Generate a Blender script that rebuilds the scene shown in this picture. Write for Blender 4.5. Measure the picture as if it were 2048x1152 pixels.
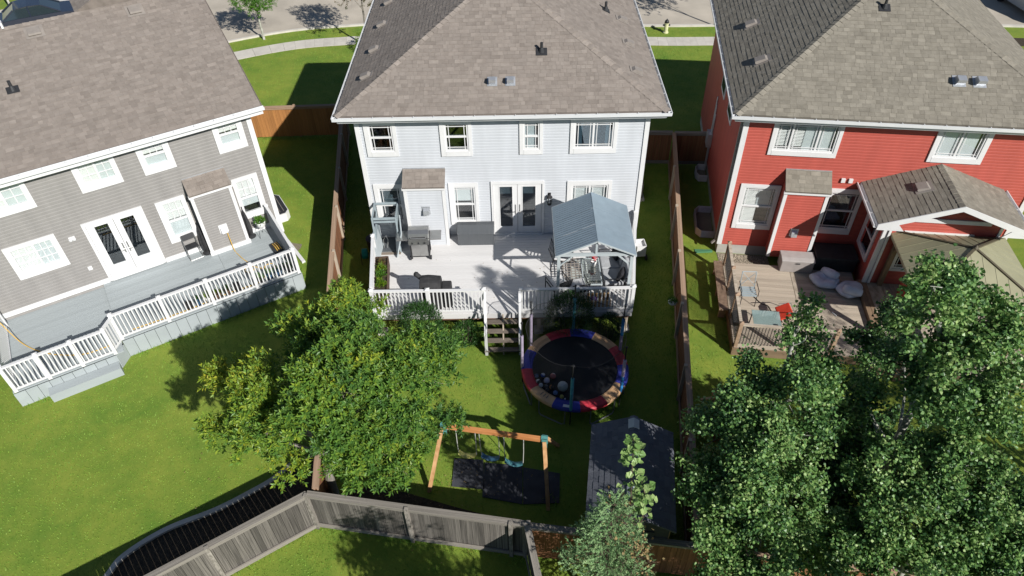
import bpy, math, random
import numpy as np
from mathutils import Matrix, Vector
random.seed(7); RNG = np.random.default_rng(7)
for o in list(bpy.data.objects): bpy.data.objects.remove(o, do_unlink=True)
S = bpy.context.scene; COL = S.collection
rad = math.radians

# ------------------------------------------------------------ camera, sky, sun, exposure
CAM = (-0.007, -19.3, 16.458)
def setup_view():
    f, p, roll, yaw = 1434.35, 0.750965, 0.0241735, -0.0126592
    fw = np.array([math.sin(yaw)*math.cos(p), math.cos(yaw)*math.cos(p), -math.sin(p)])
    rt = np.array([math.cos(yaw), -math.sin(yaw), 0]); dn = np.cross(fw, rt)
    c, s = math.cos(roll), math.sin(roll)
    X = c*rt+s*dn; Dn = -s*rt+c*dn
    cam = bpy.data.cameras.new('camera'); cam.sensor_width = 36; cam.lens = f/2048*36
    cam.clip_start = .1; cam.clip_end = 1500
    co = bpy.data.objects.new('camera', cam); COL.objects.link(co)
    co.matrix_world = Matrix(((X[0], -Dn[0], -fw[0], CAM[0]), (X[1], -Dn[1], -fw[1], CAM[1]),
                              (X[2], -Dn[2], -fw[2], CAM[2]), (0, 0, 0, 1)))
    S.camera = co
setup_view()
AZ, EL = rad(141.0), rad(34.6)            # azimuth clockwise from +Y, elevation
SUN = Vector((math.cos(EL)*math.sin(AZ), math.cos(EL)*math.cos(AZ), math.sin(EL)))
wd = bpy.data.worlds.new('World'); S.world = wd; wd.use_nodes = True
wn = wd.node_tree.nodes; bg = wn['Background']
sky = wn.new('ShaderNodeTexSky'); sky.sky_type = 'NISHITA'; sky.sun_disc = False
sky.sun_elevation = EL; sky.sun_rotation = AZ; sky.altitude = 600; sky.air_density = .8; sky.dust_density = .2
wd.node_tree.links.new(sky.outputs[0], bg.inputs[0]); bg.inputs[1].default_value = 0.058
sl = bpy.data.lights.new('sun', 'SUN'); sl.energy = 5.0; sl.angle = rad(.53); sl.color = (1, .968, .915)
so = bpy.data.objects.new('sun', sl); COL.objects.link(so)
so.rotation_euler = SUN.to_track_quat('Z', 'Y').to_euler(); so.location = SUN*60
S.view_settings.view_transform = 'Standard'; S.view_settings.look = 'None'
S.view_settings.gamma = 1; S.view_settings.use_curve_mapping = False; S.view_settings.exposure = 0.30
S.render.engine = 'CYCLES'
S.cycles.max_bounces = 8; S.cycles.diffuse_bounces = 2; S.cycles.transparent_max_bounces = 12

# ------------------------------------------------------------ helpers
class MB:
    def __init__(s): s.v = []; s.f = []; s.m = []
    def add(s, vs, fs, m=0):
        o = len(s.v); s.v += [tuple(x) for x in vs]
        s.f += [tuple(i+o for i in f) for f in fs]; s.m += [m]*len(fs); return s
    def box(s, x0, x1, y0, y1, z0, z1, m=0):
        return s.add([(x0,y0,z0),(x1,y0,z0),(x1,y1,z0),(x0,y1,z0),(x0,y0,z1),(x1,y0,z1),(x1,y1,z1),(x0,y1,z1)],
                     [(0,3,2,1),(4,5,6,7),(0,1,5,4),(1,2,6,5),(2,3,7,6),(3,0,4,7)], m)
    def beam(s, a, b, w, h, m=0, up=(0,0,1), w2=None, h2=None):
        a = Vector(a); b = Vector(b); d = (b-a).normalized(); u = Vector(up)
        if abs(d.dot(u)) > .98: u = Vector((0,1,0))
        r = d.cross(u).normalized(); u = r.cross(d)
        w2 = w if w2 is None else w2; h2 = h if h2 is None else h2
        vs = []
        for q, ww, hh in ((a,w,h),(b,w2,h2)):
            vs += [q-r*ww/2-u*hh/2, q+r*ww/2-u*hh/2, q+r*ww/2+u*hh/2, q-r*ww/2+u*hh/2]
        return s.add(vs, [(0,1,2,3),(7,6,5,4),(0,4,5,1),(1,5,6,2),(2,6,7,3),(3,7,4,0)], m)
    def tube(s, pts, r, n=6, m=0, closed=False):
        P = [Vector(p) for p in pts]; k = len(P); rs = r if isinstance(r, (list, tuple)) else [r]*k
        vs = []; fs = []; ref = Vector((.13,.21,.97)); 
        for i, p in enumerate(P):
            if closed: d = P[(i+1) % k]-P[i-1]
            else: d = P[min(i+1,k-1)]-P[max(i-1,0)]
            d = d.normalized()
            rr = ref if abs(d.dot(ref)) < .95 else Vector((1,0,0))
            a = d.cross(rr).normalized(); b = d.cross(a)
            vs += [p+a*math.cos(6.2832*j/n)*rs[i]+b*math.sin(6.2832*j/n)*rs[i] for j in range(n)]
        for i in range(k if closed else k-1):
            o = i*n; q = ((i+1) % k)*n
            fs += [(o+j, o+(j+1) % n, q+(j+1) % n, q+j) for j in range(n)]
        if not closed: fs += [tuple(range(n)), tuple(range((k-1)*n, k*n))[::-1]]
        return s.add(vs, fs, m)
    def lathe(s, prof, c=(0,0,0), n=16, m=0, sx=1, sy=1):
        vs = []; fs = []
        for r, z in prof: vs += [(c[0]+r*sx*math.cos(6.2832*j/n), c[1]+r*sy*math.sin(6.2832*j/n), c[2]+z) for j in range(n)]
        for i in range(len(prof)-1):
            fs += [(i*n+j, i*n+(j+1) % n, (i+1)*n+(j+1) % n, (i+1)*n+j) for j in range(n)]
        fs += [tuple(range(n))[::-1], tuple(range((len(prof)-1)*n, len(prof)*n))]
        return s.add(vs, fs, m)
    def prism(s, poly, d, m=0):
        n = len(poly); P = [Vector(p) for p in poly]; d = Vector(d)
        return s.add(P+[p+d for p in P], [tuple(range(n))[::-1], tuple(range(n, 2*n))] +
                     [(i, (i+1) % n, n+(i+1) % n, n+i) for i in range(n)], m)
    def mesh(s, name, mats, smooth=False):
        me = bpy.data.meshes.new(name); me.from_pydata(s.v, [], s.f)
        for mm in (mats if isinstance(mats, (list, tuple)) else [mats]): me.materials.append(M[mm])
        if any(s.m): me.polygons.foreach_set('material_index', s.m)
        if smooth: me.polygons.foreach_set('use_smooth', [True]*len(me.polygons))
        me.update(); return me
    def build(s, name, mats, parent=None, loc=(0,0,0), rz=0, smooth=False, bevel=0, **props):
        o = bpy.data.objects.new(name, s.mesh(name, mats, smooth)); COL.objects.link(o)
        o.location = loc; o.rotation_euler = (0,0,rz)
        if parent: o.parent = parent
        if bevel:
            b = o.modifiers.new('b', 'BEVEL'); b.width = bevel; b.segments = 2; b.limit_method = 'ANGLE'
        for k, v in props.items(): o[k] = v
        return o
def tag(o, label, cat, group=None):
    o['label'] = label; o['category'] = cat
    if group: o['group'] = group
    return o
def thing(name, label, cat, loc=(0,0,0), rz=0, group=None):
    o = bpy.data.objects.new(name, None); COL.objects.link(o); o.empty_display_size = .2
    o.location = loc; o.rotation_euler = (0,0,rz); return tag(o, label, cat, group)
def inst(name, me, parent, loc=(0,0,0), rot=(0,0,0), sc=(1,1,1)):
    o = bpy.data.objects.new(name, me); COL.objects.link(o); o.parent = parent
    o.location = loc; o.rotation_euler = rot; o.scale = sc; return o
def instm(name, me, parent, mx):
    o = bpy.data.objects.new(name, me); COL.objects.link(o); o.parent = parent; o.matrix_basis = mx; return o
def copy_tree(o, parent=None):
    c = o.copy(); COL.objects.link(c); c.parent = parent
    for ch in list(o.children): copy_tree(ch, c)
    return c
UNIT = {}
def ubox(mat):
    """unit box, x 0..1, y 0..1, z 0..1, shared by all pieces of one material"""
    if mat not in UNIT: UNIT[mat] = MB().box(0,1,0,1,0,1).mesh('piece_'+mat, mat)
    return UNIT[mat]
def spline(pts, k=8):
    P = [np.array(p, float) for p in pts]; P = [2*P[0]-P[1]]+P+[2*P[-1]-P[-2]]; out = []
    for i in range(1, len(P)-2):
        for j in range(k):
            t = j/k; a, b, c, d = P[i-1:i+3]
            out.append(.5*((2*b)+(c-a)*t+(2*a-5*b+4*c-d)*t*t+(3*b-a-3*c+d)*t**3))
    out.append(P[-2]); return out

# ------------------------------------------------------------ materials
M = {}
def mat(name, col, rough=.7, var=.12, scale=6, bump=0, bscale=50, rand=0, island=False, metal=0, spec=.35,
        col2=None, stretch=(1,1,1), detail=4, trans=0, ramp=(.3,.7)):
    m = bpy.data.materials.new(name); m.use_nodes = True; M[name] = m
    nt = m.node_tree; N = nt.nodes; L = nt.links; pb = N['Principled BSDF']
    tc = N.new('ShaderNodeTexCoord'); mp = N.new('ShaderNodeMapping'); mp.inputs['Scale'].default_value = stretch
    rnd = None
    if rand:
        if island: g = N.new('ShaderNodeNewGeometry'); rnd = g.outputs['Random Per Island']
        else: g = N.new('ShaderNodeObjectInfo'); rnd = g.outputs['Random']
        ml = N.new('ShaderNodeMath'); ml.operation = 'MULTIPLY'; ml.inputs[1].default_value = 43.0
        L.new(rnd, ml.inputs[0]); ad = N.new('ShaderNodeVectorMath'); ad.operation = 'ADD'
        L.new(tc.outputs['Object'], ad.inputs[0]); L.new(ml.outputs[0], ad.inputs[1]); L.new(ad.outputs[0], mp.inputs[0])
    else: L.new(tc.outputs['Object'], mp.inputs[0])
    nz = N.new('ShaderNodeTexNoise'); nz.inputs['Scale'].default_value = scale; nz.inputs['Detail'].default_value = detail
    L.new(mp.outputs[0], nz.inputs['Vector'])
    cr = N.new('ShaderNodeValToRGB'); cr.color_ramp.elements[0].position = ramp[0]; cr.color_ramp.elements[1].position = ramp[1]
    if col2 is None: a = [c*(1-var) for c in col]; b = [min(1, c*(1+var)) for c in col]
    else: a, b = col, col2
    cr.color_ramp.elements[0].color = (*a, 1); cr.color_ramp.elements[1].color = (*b, 1)
    L.new(nz.outputs[0], cr.inputs[0]); cur = cr.outputs[0]
    if rand:
        mr = N.new('ShaderNodeMapRange'); mr.inputs[3].default_value = 1-rand; mr.inputs[4].default_value = 1+rand
        L.new(rnd, mr.inputs[0]); vm = N.new('ShaderNodeVectorMath'); vm.operation = 'SCALE'
        L.new(cur, vm.inputs[0]); L.new(mr.outputs[0], vm.inputs['Scale']); cur = vm.outputs[0]
    L.new(cur, pb.inputs['Base Color']); pb.inputs['Roughness'].default_value = rough
    pb.inputs['Metallic'].default_value = metal; pb.inputs['Specular IOR Level'].default_value = spec
    if bump:
        bn = N.new('ShaderNodeTexNoise'); bn.inputs['Scale'].default_value = bscale; bn.inputs['Detail'].default_value = 3
        L.new(mp.outputs[0], bn.inputs['Vector']); bp = N.new('ShaderNodeBump'); bp.inputs['Strength'].default_value = bump
        bp.inputs['Distance'].default_value = .02
        L.new(bn.outputs[0], bp.inputs['Height']); L.new(bp.outputs[0], pb.inputs['Normal'])
    if trans:
        tr = N.new('ShaderNodeBsdfTranslucent'); L.new(cur, tr.inputs[0]); mx = N.new('ShaderNodeMixShader')
        mx.inputs[0].default_value = trans; L.new(pb.outputs[0], mx.inputs[1]); L.new(tr.outputs[0], mx.inputs[2])
        L.new(mx.outputs[0], N['Material Output'].inputs[0])
    return m
def glass(name, tint, gl):
    m = bpy.data.materials.new(name); m.use_nodes = True; M[name] = m; nt = m.node_tree; N = nt.nodes; L = nt.links
    N.remove(N['Principled BSDF'])
    t = N.new('ShaderNodeBsdfTransparent'); t.inputs[0].default_value = (*tint, 1)
    g = N.new('ShaderNodeBsdfGlossy'); g.inputs['Roughness'].default_value = .015; g.inputs[0].default_value = (.95,.97,1,1)
    ge = N.new('ShaderNodeNewGeometry'); dt = N.new('ShaderNodeVectorMath'); dt.operation = 'DOT_PRODUCT'     # thin pane: the same both ways
    L.new(ge.outputs['Normal'], dt.inputs[0]); L.new(ge.outputs['Incoming'], dt.inputs[1])
    ab = N.new('ShaderNodeMath'); ab.operation = 'ABSOLUTE'; L.new(dt.outputs['Value'], ab.inputs[0])
    iv = N.new('ShaderNodeMath'); iv.operation = 'SUBTRACT'; iv.inputs[0].default_value = 1; L.new(ab.outputs[0], iv.inputs[1])
    pw = N.new('ShaderNodeMath'); pw.operation = 'POWER'; pw.inputs[1].default_value = 5; L.new(iv.outputs[0], pw.inputs[0])
    ad = N.new('ShaderNodeMath'); ad.inputs[1].default_value = gl+.03; L.new(pw.outputs[0], ad.inputs[0])
    mx = N.new('ShaderNodeMixShader'); L.new(ad.outputs[0], mx.inputs[0]); L.new(t.outputs[0], mx.inputs[1]); L.new(g.outputs[0], mx.inputs[2])
    L.new(mx.outputs[0], N['Material Output'].inputs[0])
def leafmat(name, cols, trans=.25, rough=.45, leafvar=.4):
    """cols: colours from dark to light picked by a per-leaf random mixed with the branch tint"""
    m = bpy.data.materials.new(name); m.use_nodes = True; M[name] = m; nt = m.node_tree; N = nt.nodes; L = nt.links; pb = N['Principled BSDF']
    at = N.new('ShaderNodeAttribute'); at.attribute_name = 'tint'; g = N.new('ShaderNodeNewGeometry')
    mx = N.new('ShaderNodeMath'); mx.operation = 'MULTIPLY_ADD'; mx.inputs[1].default_value = leafvar
    L.new(g.outputs['Random Per Island'], mx.inputs[0]); ml = N.new('ShaderNodeMath'); ml.operation = 'MULTIPLY'; ml.inputs[1].default_value = .6
    L.new(at.outputs['Fac'], ml.inputs[0]); L.new(ml.outputs[0], mx.inputs[2])
    cr = N.new('ShaderNodeValToRGB'); e = cr.color_ramp.elements
    while len(e) < len(cols): e.new(.5)
    for i, c in enumerate(cols): e[i].position = i/(len(cols)-1); e[i].color = (*c, 1)
    L.new(mx.outputs[0], cr.inputs[0]); L.new(cr.outputs[0], pb.inputs['Base Color'])
    pb.inputs['Roughness'].default_value = rough; pb.inputs['Specular IOR Level'].default_value = .4
    tr = N.new('ShaderNodeBsdfTranslucent'); L.new(cr.outputs[0], tr.inputs[0]); ms = N.new('ShaderNodeMixShader'); ms.inputs[0].default_value = trans
    L.new(pb.outputs[0], ms.inputs[1]); L.new(tr.outputs[0], ms.inputs[2]); L.new(ms.outputs[0], N['Material Output'].inputs[0])

mat('lawn', (.085,.18,.018), .9, scale=.55, col2=(.245,.285,.040), bump=.5, bscale=90, detail=12, ramp=(.30,.70)); M['lawn'].node_tree.nodes['Noise Texture'].inputs['Roughness'].default_value = .74
leafmat('grass', [(.072,.205,.02),(.13,.285,.03),(.21,.355,.045),(.31,.41,.07)], .12, .6)
mat('soil', (.050,.038,.026), .95, .4, 14, bump=.8, bscale=40)
mat('gravel_base', (.20,.17,.13), .95, .3, 30, bump=.6, bscale=60)
mat('stone', (.36,.31,.24), .85, .2, 5, rand=.35)
mat('stone_mass', (.36,.31,.24), .85, .2, 5, rand=.35, island=True)
mat('road', (.43,.385,.32), .9, .16, .6, bump=.15, bscale=120, detail=8)
mat('concrete', (.52,.49,.44), .88, .10, 2.2, bump=.12, bscale=80, detail=8, rand=.05)
mat('foundation', (.40,.385,.35), .9, .12, 3, bump=.15)
mat('white_siding', (.50,.52,.55), .55, .06, 1.1, stretch=(2,2,.4))
mat('gray_siding', (.245,.235,.225), .6, .08, 1.5, stretch=(2,2,.4))
mat('red_siding', (.42,.086,.064), .55, .08, 1.5, stretch=(2,2,.4))
mat('trim', (.66,.66,.66), .5, .03, 3)
mat('metal_white', (.66,.67,.68), .4, .03, 3)
for nm, c, c2 in (('taupe',(.205,.175,.152),(.268,.234,.206)), ('olive',(.18,.163,.132),(.258,.236,.195)), ('slate',(.095,.102,.125),(.135,.142,.165))):
    mat('shingle_'+nm, c, .95, scale=3, col2=c2, bump=.4, bscale=140, rand=.10, detail=6)
    mat('shingles_'+nm, c, .95, scale=3, col2=c2, bump=.4, bscale=140, rand=.10, island=True, detail=6)
    mat('roof_'+nm, tuple(x*.8 for x in c), .95, .2, 4)
    mat('cap_'+nm, tuple((a+b)*.56 for a, b in zip(c,c2)), .95, .15, 8, bump=.4, bscale=120, rand=.15)
mat('deck_white', (.63,.62,.615), .6, .06, 2.0, rand=.04, stretch=(.3,3,1), detail=6)
mat('deck_gray', (.34,.375,.385), .6, .07, 1.2, rand=.05, stretch=(.3,3,1), detail=6)
mat('deck_tan', (.28,.235,.18), .75, scale=3, col2=(.52,.445,.36), rand=.12, stretch=(.4,6,2), detail=6, bump=.15, bscale=30)
mat('deck_edge', (.22,.15,.095), .75, .2, 3, rand=.1, stretch=(.5,5,5))
mat('stair_wood', (.115,.095,.078), .85, scale=3, col2=(.23,.19,.155), rand=.15, stretch=(.6,6,2), detail=6)
mat('joist_wood', (.16,.09,.06), .85, .25, 4, stretch=(.5,3,3))
mat('fence_gray', (.05,.046,.041), .9, scale=2.2, col2=(.185,.168,.148), rand=.34, stretch=(5,5,.7), detail=7, bump=.3, bscale=40)
mat('rail_gray', (.13,.118,.10), .9, scale=2.2, col2=(.33,.30,.265), rand=.12, stretch=(1,6,6), detail=7, bump=.3, bscale=40)
mat('fence_cedar', (.27,.115,.035), .8, scale=2.2, col2=(.44,.205,.07), rand=.16, stretch=(5,5,.7), detail=7, bump=.15, bscale=40)
mat('fence_brown', (.155,.068,.033), .85, scale=2.2, col2=(.30,.135,.066), rand=.16, stretch=(5,5,.7), detail=7, bump=.15, bscale=40)
mat('rail_brown', (.25,.165,.11), .85, scale=2.2, col2=(.42,.29,.20), rand=.1, stretch=(4,4,4), detail=7)
mat('post_light', (.40,.335,.26), .85, .15, 5, rand=.1)
mat('cedar_beam', (.44,.17,.055), .7, scale=2, col2=(.60,.27,.10), stretch=(1,8,8), detail=7)
mat('cedar_leg', (.42,.225,.095), .7, scale=2, col2=(.60,.36,.18), stretch=(7,7,1), detail=7)
mat('teal_metal', (.10,.30,.28), .5, .1, 8)
mat('dark_glassback', (.018,.022,.026), .6, .3, 2)
mat('room', (.035,.033,.032), .9, .3, 2)
mat('blind_white', (.80,.80,.78), .7, .03, 3)
mat('blind_reflection_green', (.63,.67,.675), .7, .04, 3)  # real blinds, and painted glass reflection in the grey house
mat('blind_gray', (.47,.52,.54), .7, .06, 3)
mat('curtain_blue', (.35,.48,.55), .8, .15, 10, stretch=(6,1,.3))
glass('pane_clear', (.94,.955,.955), .05)
glass('pane_dark', (.55,.60,.62), .10)
glass('table_glass', (.86,.90,.88), .06)
mat('steel', (.42,.42,.41), .3, .08, 6, metal=.85, stretch=(1,8,1))
mat('galv', (.52,.54,.57), .4, .1, 8, metal=.6)
mat('vent_gray', (.255,.228,.205), .6, .1, 6)
mat('black_metal', (.022,.022,.024), .45, .2, 6)
mat('black_plastic', (.03,.031,.034), .5, .2, 6)
mat('cover_fabric', (.030,.030,.032), .75, .3, 7, bump=.5, bscale=9)
mat('box_gray', (.085,.092,.10), .6, .12, 3, stretch=(30,1,1))
mat('gray_paint', (.29,.345,.37), .45, .1, 5)
mat('gazebo_ridge', (.185,.24,.29), .4, .06, 4, metal=.2)
mat('gazebo_gray', (.25,.32,.375), .4, .06, 4, metal=.2)
mat('post_gray', (.42,.465,.485), .45, .06, 4)
mat('tan_metal', (.33,.315,.205), .45, .08, 2, metal=.15)
mat('tan_dark', (.10,.085,.055), .6, .1, 4)
mat('brown_timber', (.20,.135,.08), .75, .2, 3, stretch=(4,4,1))
mat('cushion_gray', (.36,.37,.385), .9, .1, 6, bump=.3, bscale=15)
mat('cushion_dark', (.025,.025,.03), .9, .2, 10)
mat('sling_light', (.62,.62,.62), .8, .08, 12)
mat('flower_red', (.50,.02,.03), .6, .3, 20)
mat('pot_white', (.72,.72,.70), .5, .05, 6)
mat('pot_dark', (.03,.03,.032), .6, .2, 6)
mat('pot_brown', (.12,.07,.045), .7, .2, 6)
mat('pot_blue', (.05,.11,.22), .5, .1, 6)
mat('planter_wood', (.095,.062,.045), .8, .25, 5, stretch=(1,1,3))
mat('toy_tan', (.55,.36,.19), .7, .15, 5)
mat('toy_yellow', (.60,.45,.12), .6, .1, 5)
mat('toy_purple', (.12,.06,.20), .6, .1, 5)
mat('toy_red', (.45,.06,.05), .6, .1, 5)
mat('pad_blue', (.035,.045,.30), .5, .15, 5, bump=.2, bscale=12)
mat('pad_red', (.46,.035,.055), .5, .15, 5, bump=.2, bscale=12)
mat('pad_tan', (.60,.37,.20), .5, .12, 5, bump=.2, bscale=12)
mat('tramp_mat', (.012,.013,.016), .55, .3, 3)
mat('foam_blue', (.03,.20,.48), .6, .15, 6)
mat('foam_teal', (.07,.29,.36), .6, .15, 6)
mat('foam_pale', (.42,.36,.47), .6, .15, 6)
mat('tube_steel', (.30,.31,.31), .4, .1, 6, metal=.6)
mat('mat_rubber', (.028,.030,.038), .85, scale=2.5, col2=(.062,.066,.078), detail=8)
mat('swing_yellow', (.66,.63,.20), .5, .1, 5)
mat('swing_blue', (.06,.16,.26), .5, .1, 5)
mat('swing_teal', (.09,.27,.31), .5, .1, 5)
mat('rope', (.46,.46,.42), .7, .1, 20)
mat('hose_green', (.01,.26,.20), .4, .1, 8)
mat('hose_yellow', (.62,.38,.06), .5, .1, 8)
mat('splash_green', (.07,.20,.11), .6, .1, 8)
mat('orange_red', (.66,.055,.025), .7, .1, 6)
mat('bean_blue', (.52,.58,.69), .75, .1, 4, bump=.4, bscale=8)
mat('box_beige', (.30,.27,.255), .6, .08, 4)
mat('box_beige_lid', (.36,.335,.32), .6, .08, 4)
mat('shed_wall', (.035,.037,.045), .8, .15, 4, stretch=(1,1,3))
mat('hydrant_cream', (.55,.55,.33), .5, .1, 6)
mat('car_dark', (.018,.024,.04), .15, .05, 3, spec=.8)
mat('car_silver', (.33,.36,.40), .2, .05, 3, spec=.7)
mat('car_glass', (.02,.03,.035), .05, .05, 3, spec=1)
mat('tyre', (.02,.02,.02), .8)
mat('bark_gray', (.22,.20,.17), .9, .3, 8, bump=.6, bscale=20, stretch=(3,3,.6))
mat('bark_pale', (.46,.46,.41), .8, scale=5, col2=(.22,.22,.18), bump=.3, bscale=20, stretch=(1,1,2.5))
mat('bark_brown', (.085,.062,.045), .9, .3, 8, bump=.6, bscale=20, stretch=(3,3,.6))
mat('net', (.02,.02,.022), .8)
def netmat():
    m = M['net']; N = m.node_tree.nodes; L = m.node_tree.links
    t = N.new('ShaderNodeBsdfTransparent'); mx = N.new('ShaderNodeMixShader'); mx.inputs[0].default_value = .22
    L.new(t.outputs[0], mx.inputs[1]); L.new(N['Principled BSDF'].outputs[0], mx.inputs[2]); L.new(mx.outputs[0], N['Material Output'].inputs[0])
netmat()
leafmat('leaf_ash', [(.032,.088,.022),(.07,.165,.034),(.13,.25,.04),(.24,.34,.035),(.42,.40,.035)], .3)
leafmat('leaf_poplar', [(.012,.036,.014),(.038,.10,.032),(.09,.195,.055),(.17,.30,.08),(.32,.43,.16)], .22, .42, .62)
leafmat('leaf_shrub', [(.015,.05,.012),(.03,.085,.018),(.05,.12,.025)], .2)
leafmat('leaf_lime', [(.06,.14,.01),(.12,.22,.015),(.24,.32,.02)], .3)
leafmat('leaf_street', [(.04,.12,.015),(.08,.20,.02),(.15,.28,.03)], .3)
leafmat('leaf_red', [(.03,.05,.015),(.10,.08,.02),(.22,.10,.04)], .25)
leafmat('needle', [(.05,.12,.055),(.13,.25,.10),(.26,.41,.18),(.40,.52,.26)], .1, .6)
leafmat('needle_dry', [(.16,.10,.04),(.24,.17,.07),(.30,.24,.12)], .1, .7)
# ------------------------------------------------------------ ground, street
def sheet(name, pts, z, m, **props):
    return MB().add([(x,y,z) for x,y in pts], [tuple(range(len(pts)))]).build(name, m, **props)
sheet('ground', [(-200,-200),(200,-200),(200,200),(-200,200)], 0, 'lawn', kind='structure')
KERB = spline([(-62,-16),(-45,-2),(-30,9.3),(-15.5,18.0),(-8.6,19.9),(-1,20.0),(7.1,19.1),(12,18.9),(25,18.3),(45,16)], 10)
def offset(path, d):
    out = []
    for i, p in enumerate(path):
        t = path[min(i+1,len(path)-1)]-path[max(i-1,0)]; t = t/np.hypot(*t); out.append(p+d*np.array([-t[1], t[0]]))
    return out
def strip(name, a, b, z, m, th=0, **props):
    n = len(a); mb = MB()
    mb.add([(p[0],p[1],z) for p in a]+[(p[0],p[1],z) for p in b], [(i,i+1,n+i+1,n+i) for i in range(n-1)])
    if th:
        for q in (a, b): mb.add([(p[0],p[1],z) for p in q]+[(p[0],p[1],z-th) for p in q], [(i,i+1,n+i+1,n+i) for i in range(n-1)])
    return mb.build(name, m, **props)
strip('road', offset(KERB,.12), offset(KERB,9.2), .008, 'road', kind='structure')
strip('kerb', KERB, offset(KERB,.16), .09, 'concrete', .09, kind='structure')
strip('kerb', offset(KERB,9.2), offset(KERB,9.36), .09, 'concrete', .09, kind='structure')
def walk(d0, d1, i0, i1):
    a, b = offset(KERB,d0), offset(KERB,d1)
    w = strip('sidewalk', a, b, .006, 'soil', kind='structure')
    for i in range(i0, i1):
        if True:
            p = [a[i]+(a[i+1]-a[i])*.006, a[i]+(a[i+1]-a[i])*.994, b[i]+(b[i+1]-b[i])*.994, b[i]+(b[i+1]-b[i])*.006]
            MB().prism([(q[0],q[1],.01) for q in p], (0,0,.02)).build('paving_slab', 'concrete', w)
walk(-2.35, -1.35, 20, 80); walk(10.6, 11.9, 8, 40)
# planting bed with its concrete edging in front of the grey house lawn, and a dark ground sheet beside the ash tree
EDGE = spline([(-10.3,-13.0),(-9.86,-11.48),(-9.64,-10.98),(-8.89,-10.34),(-7.80,-9.81),(-7.04,-9.32),(-6.5,-8.9),(-6.0,-8.3)], 8)
FL0, FL1 = (-5.08,-10.24), (-9.6,-13.2)
sheet('planting_bed', [tuple(p) for p in EDGE]+[(-5.3,-8.3),(-5.02,-10.2),(-9.9,-13.4)], .006, 'soil', kind='structure')
sheet('dark_ground_sheet', [(-5.0,-10.15),(-4.6,-9.1),(-3.0,-9.35),(-1.8,-9.75),(.02,-10.3),(.05,-11.0)], .006, 'soil', kind='structure')
strip('garden_edging', offset(EDGE,-.06), offset(EDGE,.07), .07, 'concrete', .07, kind='structure')
sheet('bare_soil_patch', [(-8.25+.42*math.cos(k*.63)*(1+.25*math.sin(k*2.1)),.62+.36*math.sin(k*.63)*(1+.2*math.cos(k*1.7))) for k in range(10)], .008, 'gravel_base', kind='structure')
sheet('gravel_strip', [(6.97,-.02),(8.7,-.25),(8.62,-.98),(6.95,-.95)], .012, 'gravel_base', kind='structure')
def pebbles():
    mb = MB()
    for i in range(1100):
        x = random.uniform(7.0,8.65); y = random.uniform(-.95,-.08)-.13*(x-6.95); r = random.uniform(.012,.026)
        mb.add([(x+r,y,.02),(x,y+r*.8,.02),(x-r,y,.02),(x,y-r*.8,.02),(x,y,.02+r)], [(0,1,4),(1,2,4),(2,3,4),(3,0,4)])
    mb.build('gravel', 'stone_mass', kind='stuff', label='tan pea gravel between the red house wall and its deck', category='gravel')
pebbles()

# ------------------------------------------------------------ house pieces
def lap_wall(mb, A, B, z0, z1, holes=(), n=(0,-1), course=.1, m=0, lip=.03, top=None):
    """clapboards from A to B; holes are (s0,s1,z0,z1); top(s) limits the height (gables)"""
    A = np.array(A, float); B = np.array(B, float); Ln = np.hypot(*(B-A)); e = (B-A)/Ln; n = np.array(n, float)
    k = int(math.ceil((z1-z0)/course))
    for i in range(k):
        za = z0+i*course; zb = min(za+course, z1); zm = (za+zb)/2; lo, hi = 0, Ln
        if top:
            while lo < hi and top(lo) < zm: lo += .03
            while hi > lo and top(hi) < zm: hi -= .03
            if hi-lo < .05: continue
        segs = [(lo, hi)]
        for (h0,h1,g0,g1) in holes:
            if g0 < zm < g1:
                ns = []
                for (a,b) in segs:
                    if h1 <= a or h0 >= b: ns.append((a,b)); continue
                    if h0 > a: ns.append((a,h0))
                    if h1 < b: ns.append((h1,b))
                segs = ns
        for a, b in segs:
            p, q = A+e*a, A+e*b; zk = za+(zb-za)*.66       # dutch lap: flat face, then a bevel back to the next course
            P_ = lambda o, z: [(*(p+n*o),z),(*(q+n*o),z)]
            mb.add(P_(.013,za)+P_(.011,zk)+P_(-.002,zb)+P_(-.002,za), [(0,1,3,2),(2,3,5,4),(6,7,1,0)], m)
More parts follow.
